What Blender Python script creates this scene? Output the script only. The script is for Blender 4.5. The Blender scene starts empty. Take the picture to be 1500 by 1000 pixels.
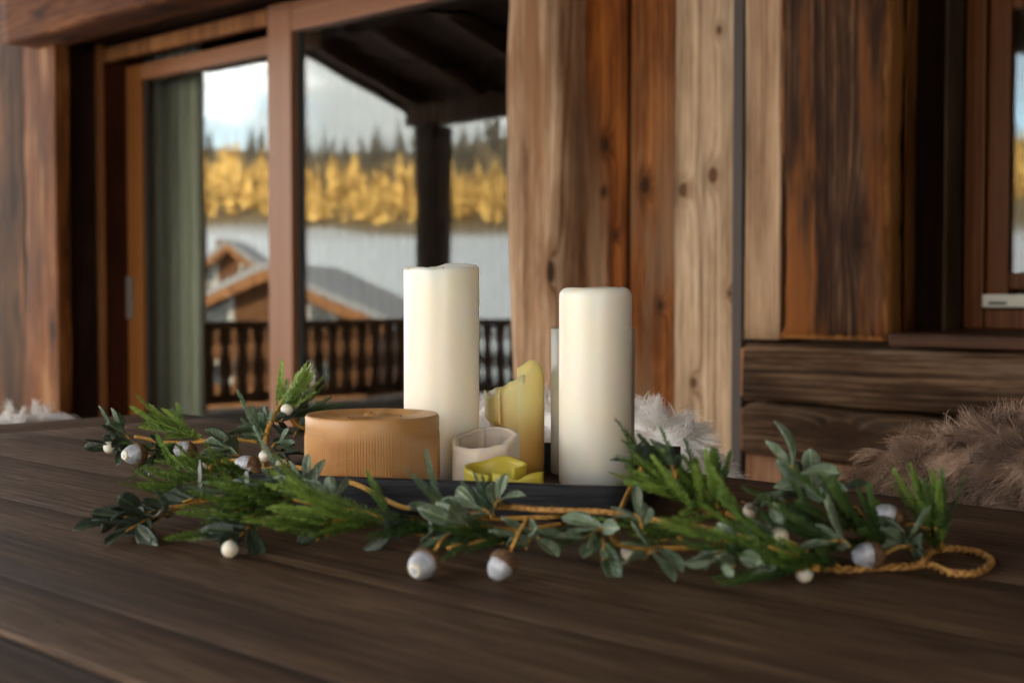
import bpy, bmesh, math, random
from mathutils import Vector, Matrix, noise as mnoise
R = math.radians
rnd = random.Random(7)

# ------------------------------------------------------------------ camera
scene = bpy.context.scene
YAW, PITCH, FPX, CAMZ = R(44.3), math.atan(75 / 2000), 2000.0, 0.94
CAM = Vector((0, 0, CAMZ))
FW = Vector((-math.sin(YAW) * math.cos(PITCH), math.cos(YAW) * math.cos(PITCH), -math.sin(PITCH)))
RT = Vector((math.cos(YAW), math.sin(YAW), 0))
UP = RT.cross(FW)
cd = bpy.data.cameras.new('camera')
cam = bpy.data.objects.new('camera', cd)
scene.collection.objects.link(cam)
cam.location = CAM
cam.rotation_euler = (math.pi / 2 - PITCH, 0, YAW)
cd.sensor_width = 36
cd.lens = 36 * FPX / 1500
cd.clip_start, cd.clip_end = 0.02, 6000
cd.dof.use_dof = True
cd.dof.focus_distance = 1.36
cd.dof.aperture_fstop = 6.4
scene.camera = cam

# ------------------------------------------------------------------ sky and sun
SUN_EL, SUN_ROT = R(20), R(28)
world = bpy.data.worlds.new('World')
scene.world = world
world.use_nodes = True
wt = world.node_tree
for n in list(wt.nodes): wt.nodes.remove(n)

class G:
    """small helper to write node trees as expressions"""
    def __init__(s, tree): s.t = tree
    def new(s, kind, **kw):
        n = s.t.nodes.new(kind)
        for k, v in kw.items(): setattr(n, k, v)
        return n
    def put(s, sock, v):
        if v is None: return
        if isinstance(v, bpy.types.NodeSocket): s.t.links.new(v, sock)
        else:
            if sock.type == 'RGBA' and len(v) == 3: v = (*v, 1)
            sock.default_value = v
    def m(s, op, a, b=None, c=None, clamp=False):
        n = s.new('ShaderNodeMath', operation=op, use_clamp=clamp)
        s.put(n.inputs[0], a); s.put(n.inputs[1], b); s.put(n.inputs[2], c)
        return n.outputs[0]
    def vm(s, op, a, b=None):
        n = s.new('ShaderNodeVectorMath', operation=op)
        s.put(n.inputs[0], a); s.put(n.inputs[1], b)
        return n.outputs[0]
    def xyz(s, v):
        n = s.new('ShaderNodeSeparateXYZ'); s.put(n.inputs[0], v); return n.outputs
    def vec(s, x, y, z):
        n = s.new('ShaderNodeCombineXYZ'); s.put(n.inputs[0], x); s.put(n.inputs[1], y); s.put(n.inputs[2], z)
        return n.outputs[0]
    def noise(s, vec, scale=1, detail=3, rough=.55, w=None, dim='3D', dist=0):
        n = s.new('ShaderNodeTexNoise', noise_dimensions=dim)
        if w is not None: s.put(n.inputs['W'], w)
        if dim != '1D': s.put(n.inputs['Vector'], vec)
        s.put(n.inputs['Scale'], scale); s.put(n.inputs['Detail'], detail); s.put(n.inputs['Roughness'], rough)
        s.put(n.inputs['Distortion'], dist)
        return n.outputs[0]
    def step(s, v, a, b, x0=0., x1=1.):
        n = s.new('ShaderNodeMapRange', interpolation_type='SMOOTHSTEP')
        s.put(n.inputs[0], v); s.put(n.inputs[1], a); s.put(n.inputs[2], b); s.put(n.inputs[3], x0); s.put(n.inputs[4], x1)
        return n.outputs[0]
    def mix(s, f, a, b, mode='MIX'):
        n = s.new('ShaderNodeMix', data_type='RGBA', blend_type=mode)
        s.put(n.inputs[0], f); s.put(n.inputs[6], a); s.put(n.inputs[7], b)
        return n.outputs[2]
    def ramp(s, f, stops):
        n = s.new('ShaderNodeValToRGB'); s.put(n.inputs[0], f)
        e = n.color_ramp.elements
        while len(e) < len(stops): e.new(.5)
        for k, (p, c) in enumerate(stops):
            e[k].position = p; e[k].color = (*c, 1)
        return n.outputs[0]

g = G(wt)
sky = g.new('ShaderNodeTexSky', sky_type='NISHITA', sun_disc=False, sun_elevation=SUN_EL, sun_rotation=SUN_ROT,
            altitude=1500, air_density=1.0, dust_density=0.6, ozone_density=1.0)
dirv = g.vm('NORMALIZE', g.new('ShaderNodeTexCoord').outputs['Generated'])
dx, dy, dz = g.xyz(dirv)
zc = g.m('MULTIPLY', dz, 2.6)
cv = g.vec(dx, dy, zc)
c1 = g.noise(cv, 2.3, 6, .55)
c2 = g.noise(g.vm('ADD', cv, (3.1, 1.7, 5.2)), 4.2, 5, .55)
cover = g.step(c1, .36, .54)
low = g.m('MULTIPLY', g.step(dz, .20, .05), .09)
shade = g.ramp(g.m('ADD', c2, low), [(.34, (3.3, 3.1, 2.9)), (.55, (4.9, 4.6, 4.2)), (.68, (14.5, 13.4, 12.0))])
skyc = g.mix(g.m('MULTIPLY', cover, .93), sky.outputs[0], shade)
bg = g.new('ShaderNodeBackground'); g.put(bg.inputs[0], skyc); g.put(bg.inputs[1], 0.13)
wo = g.new('ShaderNodeOutputWorld'); wt.links.new(bg.outputs[0], wo.inputs[0])

sd = bpy.data.lights.new('sun', 'SUN')
sd.energy, sd.angle, sd.color = 3.2, R(0.5), (1.0, 0.86, 0.66)
sun = bpy.data.objects.new('sun', sd)
scene.collection.objects.link(sun)
S = Vector((math.sin(SUN_ROT) * math.cos(SUN_EL), math.cos(SUN_ROT) * math.cos(SUN_EL), math.sin(SUN_EL)))
sun.rotation_euler = S.to_track_quat('Z', 'Y').to_euler()
sun.location = (20, 40, 30)

vs = scene.view_settings
vs.view_transform, vs.look, vs.exposure, vs.gamma, vs.use_curve_mapping = 'Standard', 'None', 3.42, 1, False
cy = scene.cycles
cy.use_denoising = True
cy.max_bounces, cy.diffuse_bounces, cy.glossy_bounces, cy.transparent_max_bounces = 8, 4, 4, 16
cy.caustics_reflective = cy.caustics_refractive = False
cy.sample_clamp_indirect = 6

# ------------------------------------------------------------------ placing helpers
def ray(px, py):
    return FW + RT * ((px - 750) / FPX) + UP * ((500 - py) / FPX)
def atY(px, py, Y):
    r = ray(px, py); return CAM + r * (Y / r.y)
def atX(px, py, X):
    r = ray(px, py); return CAM + r * (X / r.x)
def atZ(px, py, z):
    r = ray(px, py); return CAM + r * ((z - CAMZ) / r.z)
def atD(px, py, d):
    return CAM + ray(px, py) * d
FH, = (Vector((-math.sin(YAW), math.cos(YAW), 0)),)
def ground(x, d, z):
    """x metres right of and d metres ahead of the camera, at height z"""
    v = RT * x + FH * d; return Vector((v.x, v.y, z))
TZ = 0.75
W = {}

def tag(o, label=None, cat=None, group=None, kind=None):
    if label: o['label'] = label
    if cat: o['category'] = cat
    if group: o['group'] = group
    if kind: o['kind'] = kind
    return o
def place(o, M, parent=None):
    W[o] = M
    if parent is not None:
        o.parent = parent
        o.matrix_basis = W[parent].inverted() @ M
    else:
        o.matrix_basis = M
    return o
def empty(name, loc, parent=None):
    o = bpy.data.objects.new(name, None); o.empty_display_size = .1
    scene.collection.objects.link(o)
    return place(o, Matrix.Translation(loc), parent)
def link(name, me, mat, M, parent=None):
    o = bpy.data.objects.new(name, me)
    scene.collection.objects.link(o)
    if mat is not None and len(me.materials) == 0: me.materials.append(mat)
    return place(o, M, parent)
def mesh(name, verts, faces, mat, parent=None, smooth=False, origin=None):
    """verts in world space; the origin goes to their centre unless given"""
    if origin is None:
        n = len(verts)
        lo = [min(v[i] for v in verts) for i in range(3)]; hi = [max(v[i] for v in verts) for i in range(3)]
        origin = [(lo[i] + hi[i]) / 2 for i in range(3)]
    o = Vector(origin)
    me = bpy.data.meshes.new(name)
    me.from_pydata([tuple(Vector(v) - o) for v in verts], [], faces)
    if smooth: me.polygons.foreach_set('use_smooth', [True] * len(me.polygons))
    me.update()
    return link(name, me, mat, Matrix.Translation(o), parent)
def bbox(name, x0, x1, y0, y1, z0, z1, mat, parent=None, bev=.004):
    """a bevelled box"""
    bm = bmesh.new(); bmesh.ops.create_cube(bm, size=1)
    for v in bm.verts: v.co = Vector((v.co.x * (x1 - x0), v.co.y * (y1 - y0), v.co.z * (z1 - z0)))
    if bev: bmesh.ops.bevel(bm, geom=bm.edges[:], offset=bev, segments=2, affect='EDGES', profile=.6)
    me = bpy.data.meshes.new(name); bm.to_mesh(me); bm.free()
    return link(name, me, mat, Matrix.Translation(((x0 + x1) / 2, (y0 + y1) / 2, (z0 + z1) / 2)), parent)
def beam(name, p0, p1, wv, hv, mat, parent=None, bev=.012, seg=20, amp=.004, freq=5., rough=None, shape=None, smooth=True):
    """a sawn or hewn timber: a rounded rectangle swept from p0 to p1; wv and hv are its half-width vectors"""
    p0, p1, wv, hv = Vector(p0), Vector(p1), Vector(wv), Vector(hv)
    w, h = wv.length, hv.length
    wd, hd = wv.normalized(), hv.normalized()
    bev = min(bev, w * .95, h * .95)
    prof = []
    for cx, cy, a0 in ((1, 1, 0), (-1, 1, 90), (-1, -1, 180), (1, -1, 270)):
        for k in range(4):
            a = R(a0 + 30 * k)
            prof.append((cx * (w - bev) + bev * math.cos(a), cy * (h - bev) + bev * math.sin(a)))
        nx = {0: 0, 90: 1, 180: 0, 270: 1}[a0]
        nsub = 3
        a_, b_ = prof[-1], None
        nxt = {0: (-(w - bev), h), 90: (-w, -(h - bev)), 180: (w - bev, -h), 270: (w, h - bev)}[a0]
        for q in range(1, nsub + 1):
            f = q / (nsub + 1)
            prof.append((a_[0] + (nxt[0] - a_[0]) * f, a_[1] + (nxt[1] - a_[1]) * f))
    n = len(prof)
    verts, faces = [], []
    off = Vector((rnd.uniform(-50, 50), rnd.uniform(-50, 50), rnd.uniform(-50, 50)))
    ax = (p1 - p0).normalized()
    for i in range(seg + 1):
        t = i / seg
        c = p0.lerp(p1, t)
        for a, b in prof:
            if shape: a, b = shape(t, a, b)
            q = c + wd * a + hd * b
            if amp:
                along = (q - p0).dot(ax)
                s = off + (q - c) * freq * 2.2 + ax * along * freq * .45
                nv = mnoise.noise_vector(s) * amp + mnoise.noise_vector(s * 3.1) * amp * .4
                q += wd * nv.x + hd * nv.y
            verts.append(q)
    for i in range(seg):
        for k in range(n):
            faces.append((i * n + k, i * n + (k + 1) % n, (i + 1) * n + (k + 1) % n, (i + 1) * n + k))
    if wd.cross(hd).dot(ax) < 0: faces = [f[::-1] for f in faces]
    c0 = tuple(range(n)); c1_ = tuple(range(seg * n, seg * n + n))
    fl = wd.cross(hd).dot(ax) > 0
    faces.append(c0[::-1] if fl else c0); faces.append(c1_ if fl else c1_[::-1])
    o = mesh(name, verts, faces, mat, parent, smooth=smooth)
    if smooth:
        o.data.polygons[-1].use_smooth = False; o.data.polygons[-2].use_smooth = False
    return o
def tube(name, pts, rad, mat, parent=None, sides=8, caps=True, origin=None):
    """a swept round stem through pts (rad: number or list)"""
    pts = [Vector(p) for p in pts]
    n = len(pts)
    rads = rad if isinstance(rad, (list, tuple)) else [rad] * n
    verts, faces = [], []
    ref = Vector((0, 0, 1))
    for i, p in enumerate(pts):
        d = (pts[min(i + 1, n - 1)] - pts[max(i - 1, 0)]).normalized()
        s = d.cross(ref)
        if s.length < .05: s = d.cross(Vector((1, 0, 0)))
        s.normalize(); u = s.cross(d)
        for k in range(sides):
            a = 2 * math.pi * k / sides
            verts.append(p + (s * math.cos(a) + u * math.sin(a)) * rads[i])
    for i in range(n - 1):
        for k in range(sides):
            faces.append((i * sides + k, i * sides + (k + 1) % sides, (i + 1) * sides + (k + 1) % sides, (i + 1) * sides + k))
    if caps:
        faces.append(tuple(range(sides))[::-1]); faces.append(tuple(range((n - 1) * sides, n * sides)))
    return mesh(name, verts, faces, mat, parent, smooth=True, origin=origin)
def spline(pts, k=6):
    """Catmull-Rom through pts"""
    pts = [Vector(p) for p in pts]
    P = [pts[0] * 2 - pts[1]] + pts + [pts[-1] * 2 - pts[-2]]
    out = []
    for i in range(1, len(P) - 2):
        for j in range(k):
            t = j / k
            a, b, c, d = P[i - 1], P[i], P[i + 1], P[i + 2]
            out.append(.5 * ((2 * b) + (c - a) * t + (2 * a - 5 * b + 4 * c - d) * t * t + (3 * b - a - 3 * c + d) * t ** 3))
    out.append(pts[-1])
    return out

# ------------------------------------------------------------------ materials
def new_mat(name):
    m = bpy.data.materials.new(name); m.use_nodes = True
    t = m.node_tree
    for n in list(t.nodes): t.nodes.remove(n)
    gg = G(t)
    b = gg.new('ShaderNodeBsdfPrincipled')
    o = gg.new('ShaderNodeOutputMaterial')
    t.links.new(b.outputs[0], o.inputs[0])
    return m, gg, b, o
def bump(gg, b, h, strength=.5, dist=.002):
    n = gg.new('ShaderNodeBump'); gg.put(n.inputs['Strength'], strength); gg.put(n.inputs['Distance'], dist)
    gg.put(n.inputs['Height'], h); gg.put(b.inputs['Normal'], n.outputs[0])
def wood(name, cols, axis='Z', grain=42., warp=1., knots=.5, kfreq=4.5, stain=None, stain_amt=.5, stain_f=(3., .8), rough=.6, bmp=.5,
         fiber=.3, fine=210., spec=.10, knotcol=(.035, .016, .007), along_stain=None, streak=.6, edge=None, blotch=1., knots_at=()):
    """wood grain along a world axis: cols dark, mid, light; knots with the grain swirling round them; patches of stain or bare wood"""
    m, gg, b, o = new_mat(name)
    tc = gg.new('ShaderNodeTexCoord').outputs['Object']
    ri = gg.new('ShaderNodeObjectInfo').outputs['Random']
    off = gg.m('MULTIPLY', ri, 37.)
    x, y, z = gg.xyz(tc)
    al, ca, cb = {'Z': (z, x, y), 'X': (x, z, y), 'T': (x, y, z), 'Y': (y, x, z)}[axis]
    ac = gg.m('ADD', gg.m('MULTIPLY_ADD', cb, .62, ca), off)
    alo = gg.m('ADD', al, gg.m('MULTIPLY', ri, 91.))
    vk = gg.new('ShaderNodeTexVoronoi', voronoi_dimensions='2D')
    gg.put(vk.inputs['Vector'], gg.vec(gg.m('MULTIPLY', ac, kfreq), gg.m('MULTIPLY', alo, kfreq * .42), 0.))
    gg.put(vk.inputs['Scale'], 1.)
    kd = vk.outputs['Distance']
    gate = gg.m('GREATER_THAN', gg.xyz(vk.outputs['Color'])[0], 1. - knots)
    kd = gg.m('ADD', kd, gg.m('MULTIPLY', gg.m('SUBTRACT', 1., gate), 9.))
    for kx, kz, kr in knots_at:
        da = gg.m('MULTIPLY', gg.m('SUBTRACT', ca, kx), .10 / kr); dl = gg.m('MULTIPLY', gg.m('SUBTRACT', al, kz), .075 / kr)
        kd = gg.m('MINIMUM', kd, gg.m('SQRT', gg.m('ADD', gg.m('MULTIPLY', da, da), gg.m('MULTIPLY', dl, dl))))
    gate = 1.
    low = gg.noise(gg.vec(gg.m('MULTIPLY', ac, 2.6), gg.m('MULTIPLY', alo, .30), cb), 1., 2)
    kw = gg.m('MULTIPLY', gg.m('POWER', 2.718, gg.m('MULTIPLY', kd, -11.)), gate)
    wob = gg.noise(gg.vec(gg.m('MULTIPLY', ac, 14.), gg.m('MULTIPLY', alo, 3.), cb), 1., 2)
    v = gg.m('ADD', gg.m('MULTIPLY', ac, grain * 1.7), gg.m('ADD', gg.m('ADD', gg.m('MULTIPLY', low, warp * grain * .15), gg.m('MULTIPLY', wob, .8)), gg.m('MULTIPLY', kw, grain * .16)))
    gr = gg.noise(None, 1., 6, .7, w=v, dim='1D')
    fb = gg.noise(gg.vec(gg.m('MULTIPLY', ac, fine), gg.m('MULTIPLY', alo, fine * .03), gg.m('MULTIPLY', cb, fine)), 1., 3, .65)
    big = gg.noise(gg.vec(gg.m('MULTIPLY', ac, 9.), gg.m('MULTIPLY', alo, 1.7), 0.), 1., 7, .66)
    t = gg.m('ADD', gg.m('MULTIPLY', gr, .55), gg.m('ADD', gg.m('MULTIPLY', fb, fiber), gg.m('MULTIPLY', big, .50 * blotch + .08)))
    t = gg.m('ADD', gg.m('SUBTRACT', t, fiber * .5 + .275 + (.50 * blotch + .08) * .5), .5)
    col = gg.ramp(t, [(.36, cols[0]), (.50, cols[1]), (.64, cols[2])])
    if stain is not None:
        sn = gg.noise(gg.vec(gg.m('MULTIPLY', ac, stain_f[0] * 2.2), gg.m('MULTIPLY', alo, stain_f[1]), 7.), 1., 5, .6)
        sf = gg.step(sn, .62 - .3 * stain_amt, .74 - .3 * stain_amt)
        if along_stain:
            sf = gg.m('MULTIPLY', sf, gg.step(al, along_stain[0], along_stain[1]))
        sc = gg.mix(gr, tuple(c * .55 for c in stain), tuple(min(1, c * 1.35) for c in stain))
        col = gg.mix(sf, col, sc)
    ring = gg.m('MULTIPLY', gg.step(kd, .26, .10), gate)
    col = gg.mix(gg.m('MULTIPLY', ring, .45), col, cols[0])
    km = gg.m('MULTIPLY', gg.step(kd, .10, .055), gate)
    col = gg.mix(gg.m('MULTIPLY', km, .9), col, knotcol)
    # thin dark checks along the grain
    ck = gg.noise(gg.vec(gg.m('MULTIPLY', ac, 52.), gg.m('MULTIPLY', alo, 1.1), 3.), 1., 4, .72)
    crack = gg.step(ck, .66, .73)
    col = gg.mix(gg.m('MULTIPLY', crack, .75), col, tuple(c * .3 for c in cols[0]))
    spk = gg.step(gg.noise(gg.vec(gg.m('MULTIPLY', ac, 95.), gg.m('MULTIPLY', alo, 22.), 5.), 1., 3, .7), .64, .74)
    col = gg.mix(gg.m('MULTIPLY', spk, .4 * streak), col, tuple(c * .6 for c in cols[0]))
    if edge:       # bare bright wood where the long edges and the foot are chipped
        hx, hz, ecol = edge
        en = gg.noise(gg.vec(gg.m('MULTIPLY', x, 60.), gg.m('MULTIPLY', z, 9.), 2.), 1., 4, .6)
        em = gg.m('MAXIMUM', gg.step(gg.m('ADD', gg.m('ABSOLUTE', x), gg.m('MULTIPLY', en, .034)), hx + .004, hx + .012),
                  gg.step(gg.m('ADD', gg.m('MULTIPLY', z, -1.), gg.m('MULTIPLY', en, .03)), hz + .002, hz + .012))
        col = gg.mix(gg.m('MULTIPLY', em, .9), col, gg.mix(gr, tuple(c * .5 for c in ecol), ecol))
    # long dark and pale streaks
    sk = gg.noise(gg.vec(gg.m('MULTIPLY', ac, 24.), gg.m('MULTIPLY', alo, .9), 11.), 1., 5, .65)
    col = gg.mix(1., col, gg.ramp(sk, [(.30, (1 - .75 * streak,) * 3), (.50, (1., 1., 1.)), (.70, (1. + .5 * streak,) * 3)]), 'MULTIPLY')
    gg.put(b.inputs['Base Color'], col)
    gg.put(b.inputs['Roughness'], gg.m('MULTIPLY_ADD', gr, .22, rough - .1))
    gg.put(b.inputs['Specular IOR Level'], spec)
    h = gg.m('SUBTRACT', gg.m('ADD', gg.m('MULTIPLY', gr, .7), gg.m('MULTIPLY', fb, .35)), gg.m('MULTIPLY', crack, 1.1))
    bump(gg, b, h, bmp, .006)
    return m
def plain(name, col, rough=.6, var=.15, scale=8., bmp=.0, metal=0., spec=.4, sss=0., srad=None, detail=4):
    m, gg, b, o = new_mat(name)
    tc = gg.new('ShaderNodeTexCoord').outputs['Object']
    n = gg.noise(tc, scale, detail)
    c = gg.mix(n, tuple(x * (1 - var) for x in col), tuple(min(1, x * (1 + var)) for x in col))
    gg.put(b.inputs['Base Color'], c)
    gg.put(b.inputs['Roughness'], gg.m('MULTIPLY_ADD', n, .2, rough - .1))
    gg.put(b.inputs['Metallic'], metal); gg.put(b.inputs['Specular IOR Level'], spec)
    if sss:
        gg.put(b.inputs['Subsurface Weight'], sss); gg.put(b.inputs['Subsurface Radius'], srad or (1, .6, .3))
        gg.put(b.inputs['Subsurface Scale'], .012)
    if bmp: bump(gg, b, n, bmp, .002)
    return m

M_jamb = wood('dark_stained_jamb', [(.010, .005, .003), (.022, .010, .006), (.04, .017, .009)], 'Z', rough=.55, knots=.2)
M_jamb_red = wood('red_stained_jamb', [(.03, .008, .004), (.055, .014, .006), (.085, .022, .009)], 'Z', rough=.5, knots=.1)
M_bead = wood('orange_bead', [(.16, .06, .02), (.24, .095, .03), (.32, .13, .045)], 'Z', rough=.5, knots=.1)
M_frame = wood('varnished_larch_frame', [(0.19, 0.07, 0.024), (0.25, 0.1, 0.04), (0.31, 0.135, 0.058)], 'Z', grain=30, rough=.42, knots=0, bmp=.12, fiber=.15, spec=.4, streak=.12, blotch=.2)
M_frame_x = wood('varnished_larch_rail', [(0.19, 0.07, 0.024), (0.25, 0.1, 0.04), (0.31, 0.135, 0.058)], 'X', grain=30, rough=.42, knots=0, bmp=.12, fiber=.15, spec=.4, streak=.12, blotch=.2)
M_sash = wood('orange_larch_sash', [(0.15, 0.05, 0.011), (0.22, 0.08, 0.02), (0.28, 0.11, 0.032)], 'Z', grain=30, rough=.42, knots=0, bmp=.12, fiber=.15, streak=.12, blotch=.2)
M_post = wood('bleached_hewn_post', [(0.15, 0.06, 0.022), (0.42, 0.255, 0.145), (0.6, 0.43, 0.28)], 'Z', grain=34, warp=2.2, knots=.15, kfreq=5.5, stain=(.30, .155, .075), stain_amt=.34, stain_f=(4., .9), bmp=1.0, rough=.75)
M_b4 = wood('pale_strip_board', [(0.2, 0.105, 0.05), (0.43, 0.275, 0.16), (0.56, 0.4, 0.255)], 'Z', knots=.5, kfreq=5, bmp=.6, rough=.7, knotcol=(.10, .045, .02))
M_left = wood('brown_weathered_board', [(0.018, 0.007, 0.002), (0.06, 0.026, 0.009), (0.12, 0.056, 0.021)], 'Z', knots=.5, stain=(.22, .09, .028), stain_amt=.4, bmp=.9, rough=.65)
M_trim = wood('orange_weathered_trim', [(0.035, 0.009, 0.002), (0.15, 0.048, 0.01), (0.31, 0.125, 0.04)], 'Z', knots=.4, warp=2., stain=(.34, .17, .07), stain_amt=.30, bmp=1., rough=.6)
M_log = wood('grey_brown_log', [(0.014, 0.0065, 0.003), (0.075, 0.04, 0.02), (0.23, 0.14, 0.08)], 'X', grain=60, knots=.55, kfreq=3.4, warp=2.4, stain=(.20, .135, .088), stain_amt=.3, bmp=1.3, rough=.7)
M_beam = wood('rust_header_log', [(0.035, 0.009, 0.002), (0.13, 0.043, 0.013), (0.24, 0.09, 0.032)], 'X', grain=40, knots=.35, warp=2., bmp=.9, rough=.7)
M_fascia = wood('pale_soffit_board', [(.30, .20, .13), (.42, .30, .20), (.52, .39, .28)], 'X', bmp=.4, rough=.7)
M_low = wood('reddish_low_board', [(0.13, 0.055, 0.025), (0.27, 0.135, 0.07), (0.38, 0.21, 0.12)], 'Z', bmp=.6, rough=.7)
M_sill = wood('dark_window_sill', [(0.03, 0.012, 0.006), (0.065, 0.03, 0.016), (0.1, 0.05, 0.028)], 'X', knots=.2, bmp=.5, rough=.5)
M_win = wood('dark_window_frame', [(0.045, 0.012, 0.0025), (0.1, 0.033, 0.008), (0.15, 0.056, 0.015)], 'Z', grain=30, rough=.42, knots=0, bmp=.15, fiber=.15, streak=.12, blotch=.2)
M_rafter = wood('dark_roof_timber', [(.05, .024, .013), (.10, .052, .03), (.16, .09, .055)], 'Y', knots=.3, bmp=.5, rough=.7)
M_soffit = wood('dark_roof_boarding', [(.035, .018, .011), (.07, .038, .024), (.11, .064, .042)], 'Y', knots=.4, bmp=.4, rough=.75)
M_vpost = wood('brown_veranda_timber', [(.03, .017, .011), (.06, .036, .024), (.095, .06, .042)], 'Z', knots=.3, bmp=.5, rough=.75)
M_rail = wood('brown_railing_timber', [(.06, .026, .012), (.12, .055, .026), (.19, .09, .045)], 'Z', knots=.2, bmp=.4, rough=.7)
M_table = wood('smoked_oak_tabletop', [(.030, .0145, .007), (.096, .054, .029), (.22, .138, .083)], 'T', grain=95, warp=.6, knots=.0, stain=(.045, .026, .016), stain_amt=.35, stain_f=(5., .5), bmp=.35, rough=.58, fiber=.62, fine=420, spec=.15, blotch=.5, streak=.4)
M_tableleg = wood('smoked_oak_leg', [(.05, .03, .02), (.09, .058, .04), (.14, .095, .07)], 'Z', rough=.5, bmp=.3)
M_chair = wood('chair_walnut', [(.05, .025, .013), (.09, .045, .025), (.14, .075, .042)], 'Z', rough=.5, bmp=.3)
M_deck = wood('grey_deck', [(.08, .06, .045), (.14, .105, .08), (.2, .155, .12)], 'T', rough=.7, bmp=.5)
M_room = wood('interior_boarding', [(.06, .035, .02), (.09, .055, .035), (.13, .085, .055)], 'Z', rough=.6, bmp=.2)
M_metal = plain('anthracite_metal_profile', (.075, .06, .052), .55, .08, 3., metal=.0, spec=.2)
M_handle = plain('grey_handle', (.32, .28, .25), .35, .05, metal=.6)
M_vent = plain('cream_vent_strip', (.52, .50, .40), .5, .06)
M_black = plain('black_slot', (.012, .012, .012), .6)
M_gasket = plain('dark_glass_gasket', (.018, .022, .022), .5)

def glass_mat(name, ior=1.50, tint=(.90, .93, .90)):
    m = bpy.data.materials.new(name); m.use_nodes = True
    t = m.node_tree
    for n in list(t.nodes): t.nodes.remove(n)
    gg = G(t)
    fr = gg.new('ShaderNodeFresnel'); bf = gg.new('ShaderNodeNewGeometry').outputs['Backfacing']; gg.put(fr.inputs[0], gg.m('ADD', gg.m('MULTIPLY', bf, 1 / ior - ior), ior))
    tr = gg.new('ShaderNodeBsdfTransparent'); gg.put(tr.inputs[0], tint)
    gl = gg.new('ShaderNodeBsdfGlossy'); gg.put(gl.inputs['Roughness'], .022); gg.put(gl.inputs['Color'], (.93, .97, .97))
    tc = gg.new('ShaderNodeTexCoord').outputs['Object']
    bn = gg.new('ShaderNodeBump'); gg.put(bn.inputs['Strength'], .10); gg.put(bn.inputs['Distance'], .01)
    gg.put(bn.inputs['Height'], gg.noise(tc, 1.6, 1)); gg.put(gl.inputs['Normal'], bn.outputs[0])
    mx = gg.new('ShaderNodeMixShader'); gg.put(mx.inputs[0], fr.outputs[0])
    t.links.new(tr.outputs[0], mx.inputs[1]); t.links.new(gl.outputs[0], mx.inputs[2])
    o = gg.new('ShaderNodeOutputMaterial'); t.links.new(mx.outputs[0], o.inputs[0])
    return m
M_glass = glass_mat('double_glazing')

# ------------------------------------------------------------------ ground, hills and far forest
def terrain(x, y):
    r = math.hypot(x, y)
    a = math.atan2(y, x)
    base = -3.2
    if r > 45:
        side = max(0., min(1., (math.cos(a - R(222)) + .35) / .8))
        f = max(0., r - 70)
        h = .112 * min(f, 165)
        if r > 235: h += (r - 235) * .17
        if r > 400: h -= (r - 400) * .12
        h = min(h, 75)
        n = mnoise.noise(Vector((x * .008, y * .008, 0))) * min(16., max(0., r - 60) * .07)
        n += mnoise.noise(Vector((x * .03, y * .03, 5))) * min(3., max(0., r - 60) * .02)
        base += side * (h + n)
    return base
M_snow, gg, b, o = new_mat('snow_and_forest_floor')
px_, py_, pz_ = gg.xyz(gg.new('ShaderNodeTexCoord').outputs['Object'])
hn = gg.noise(gg.new('ShaderNodeTexCoord').outputs['Object'], .05, 4)
ff = gg.step(gg.m('ADD', pz_, gg.m('MULTIPLY', hn, 6.)), 9.5, 12.5)
gg.put(b.inputs['Base Color'], gg.mix(ff, (.50, .53, .58), (.16, .11, .05)))
gg.put(b.inputs['Roughness'], .8)
verts, faces = [], []
radii = [0.5, 6, 14, 24, 36, 50, 65, 80, 100, 120, 140, 160, 180, 200, 220, 240, 265, 290, 320, 350, 380, 420, 460, 520, 600, 800, 1200, 2500]
NA = 96
for r in radii:
    for k in range(NA):
        a = 2 * math.pi * k / NA
        verts.append((r * math.cos(a), r * math.sin(a), terrain(r * math.cos(a), r * math.sin(a))))
for i in range(len(radii) - 1):
    for k in range(NA):
        faces.append((i * NA + k, (i + 1) * NA + k, (i + 1) * NA + (k + 1) % NA, i * NA + (k + 1) % NA))
faces.append(tuple(range(NA)))
tag(mesh('ground', verts, faces, M_snow, smooth=True, origin=(0, 0, 0)), kind='structure')

def conifer(vs_, fs_, x, y, z, h, w, n=6):
    """a thin stem with drooping whorls of unequal boughs"""
    lx, ly = rnd.gauss(0, .03) * h, rnd.gauss(0, .03) * h
    tiers = 6
    for k in range(tiers):
        f0 = k / tiers
        zb = z + h * (.10 + .80 * f0); zt = zb + h * rnd.uniform(.16, .30)
        rb = w * (1 - f0 * .85) * rnd.uniform(.55, 1.25)
        cx, cy_ = x + lx * f0, y + ly * f0
        b0 = len(vs_)
        a0 = rnd.random() * 6
        for q in range(n):
            a = a0 + 2 * math.pi * q / n
            rr = rb * rnd.uniform(.35, 1.3)
            vs_.append((cx + rr * math.cos(a), cy_ + rr * math.sin(a), zb + rnd.uniform(-.05, .05) * h))
        vs_.append((cx, cy_, zt))
        for q in range(n): fs_.append((b0 + q, b0 + (q + 1) % n, b0 + n))
def leaf_mat(name, c0, c1, scale):
    m, gg, b, o = new_mat(name)
    n = gg.noise(gg.new('ShaderNodeTexCoord').outputs['Object'], scale, 3, .6)
    gg.put(b.inputs['Base Color'], gg.ramp(n, [(.35, c0), (.62, c1)])); gg.put(b.inputs['Roughness'], .8)
    return m
M_larch = leaf_mat('golden_larch', (.15, .06, .010), (.84, .54, .16), .5)
M_spruce = leaf_mat('bare_grey_forest', (.022, .020, .014), (.10, .088, .068), .045)
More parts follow.
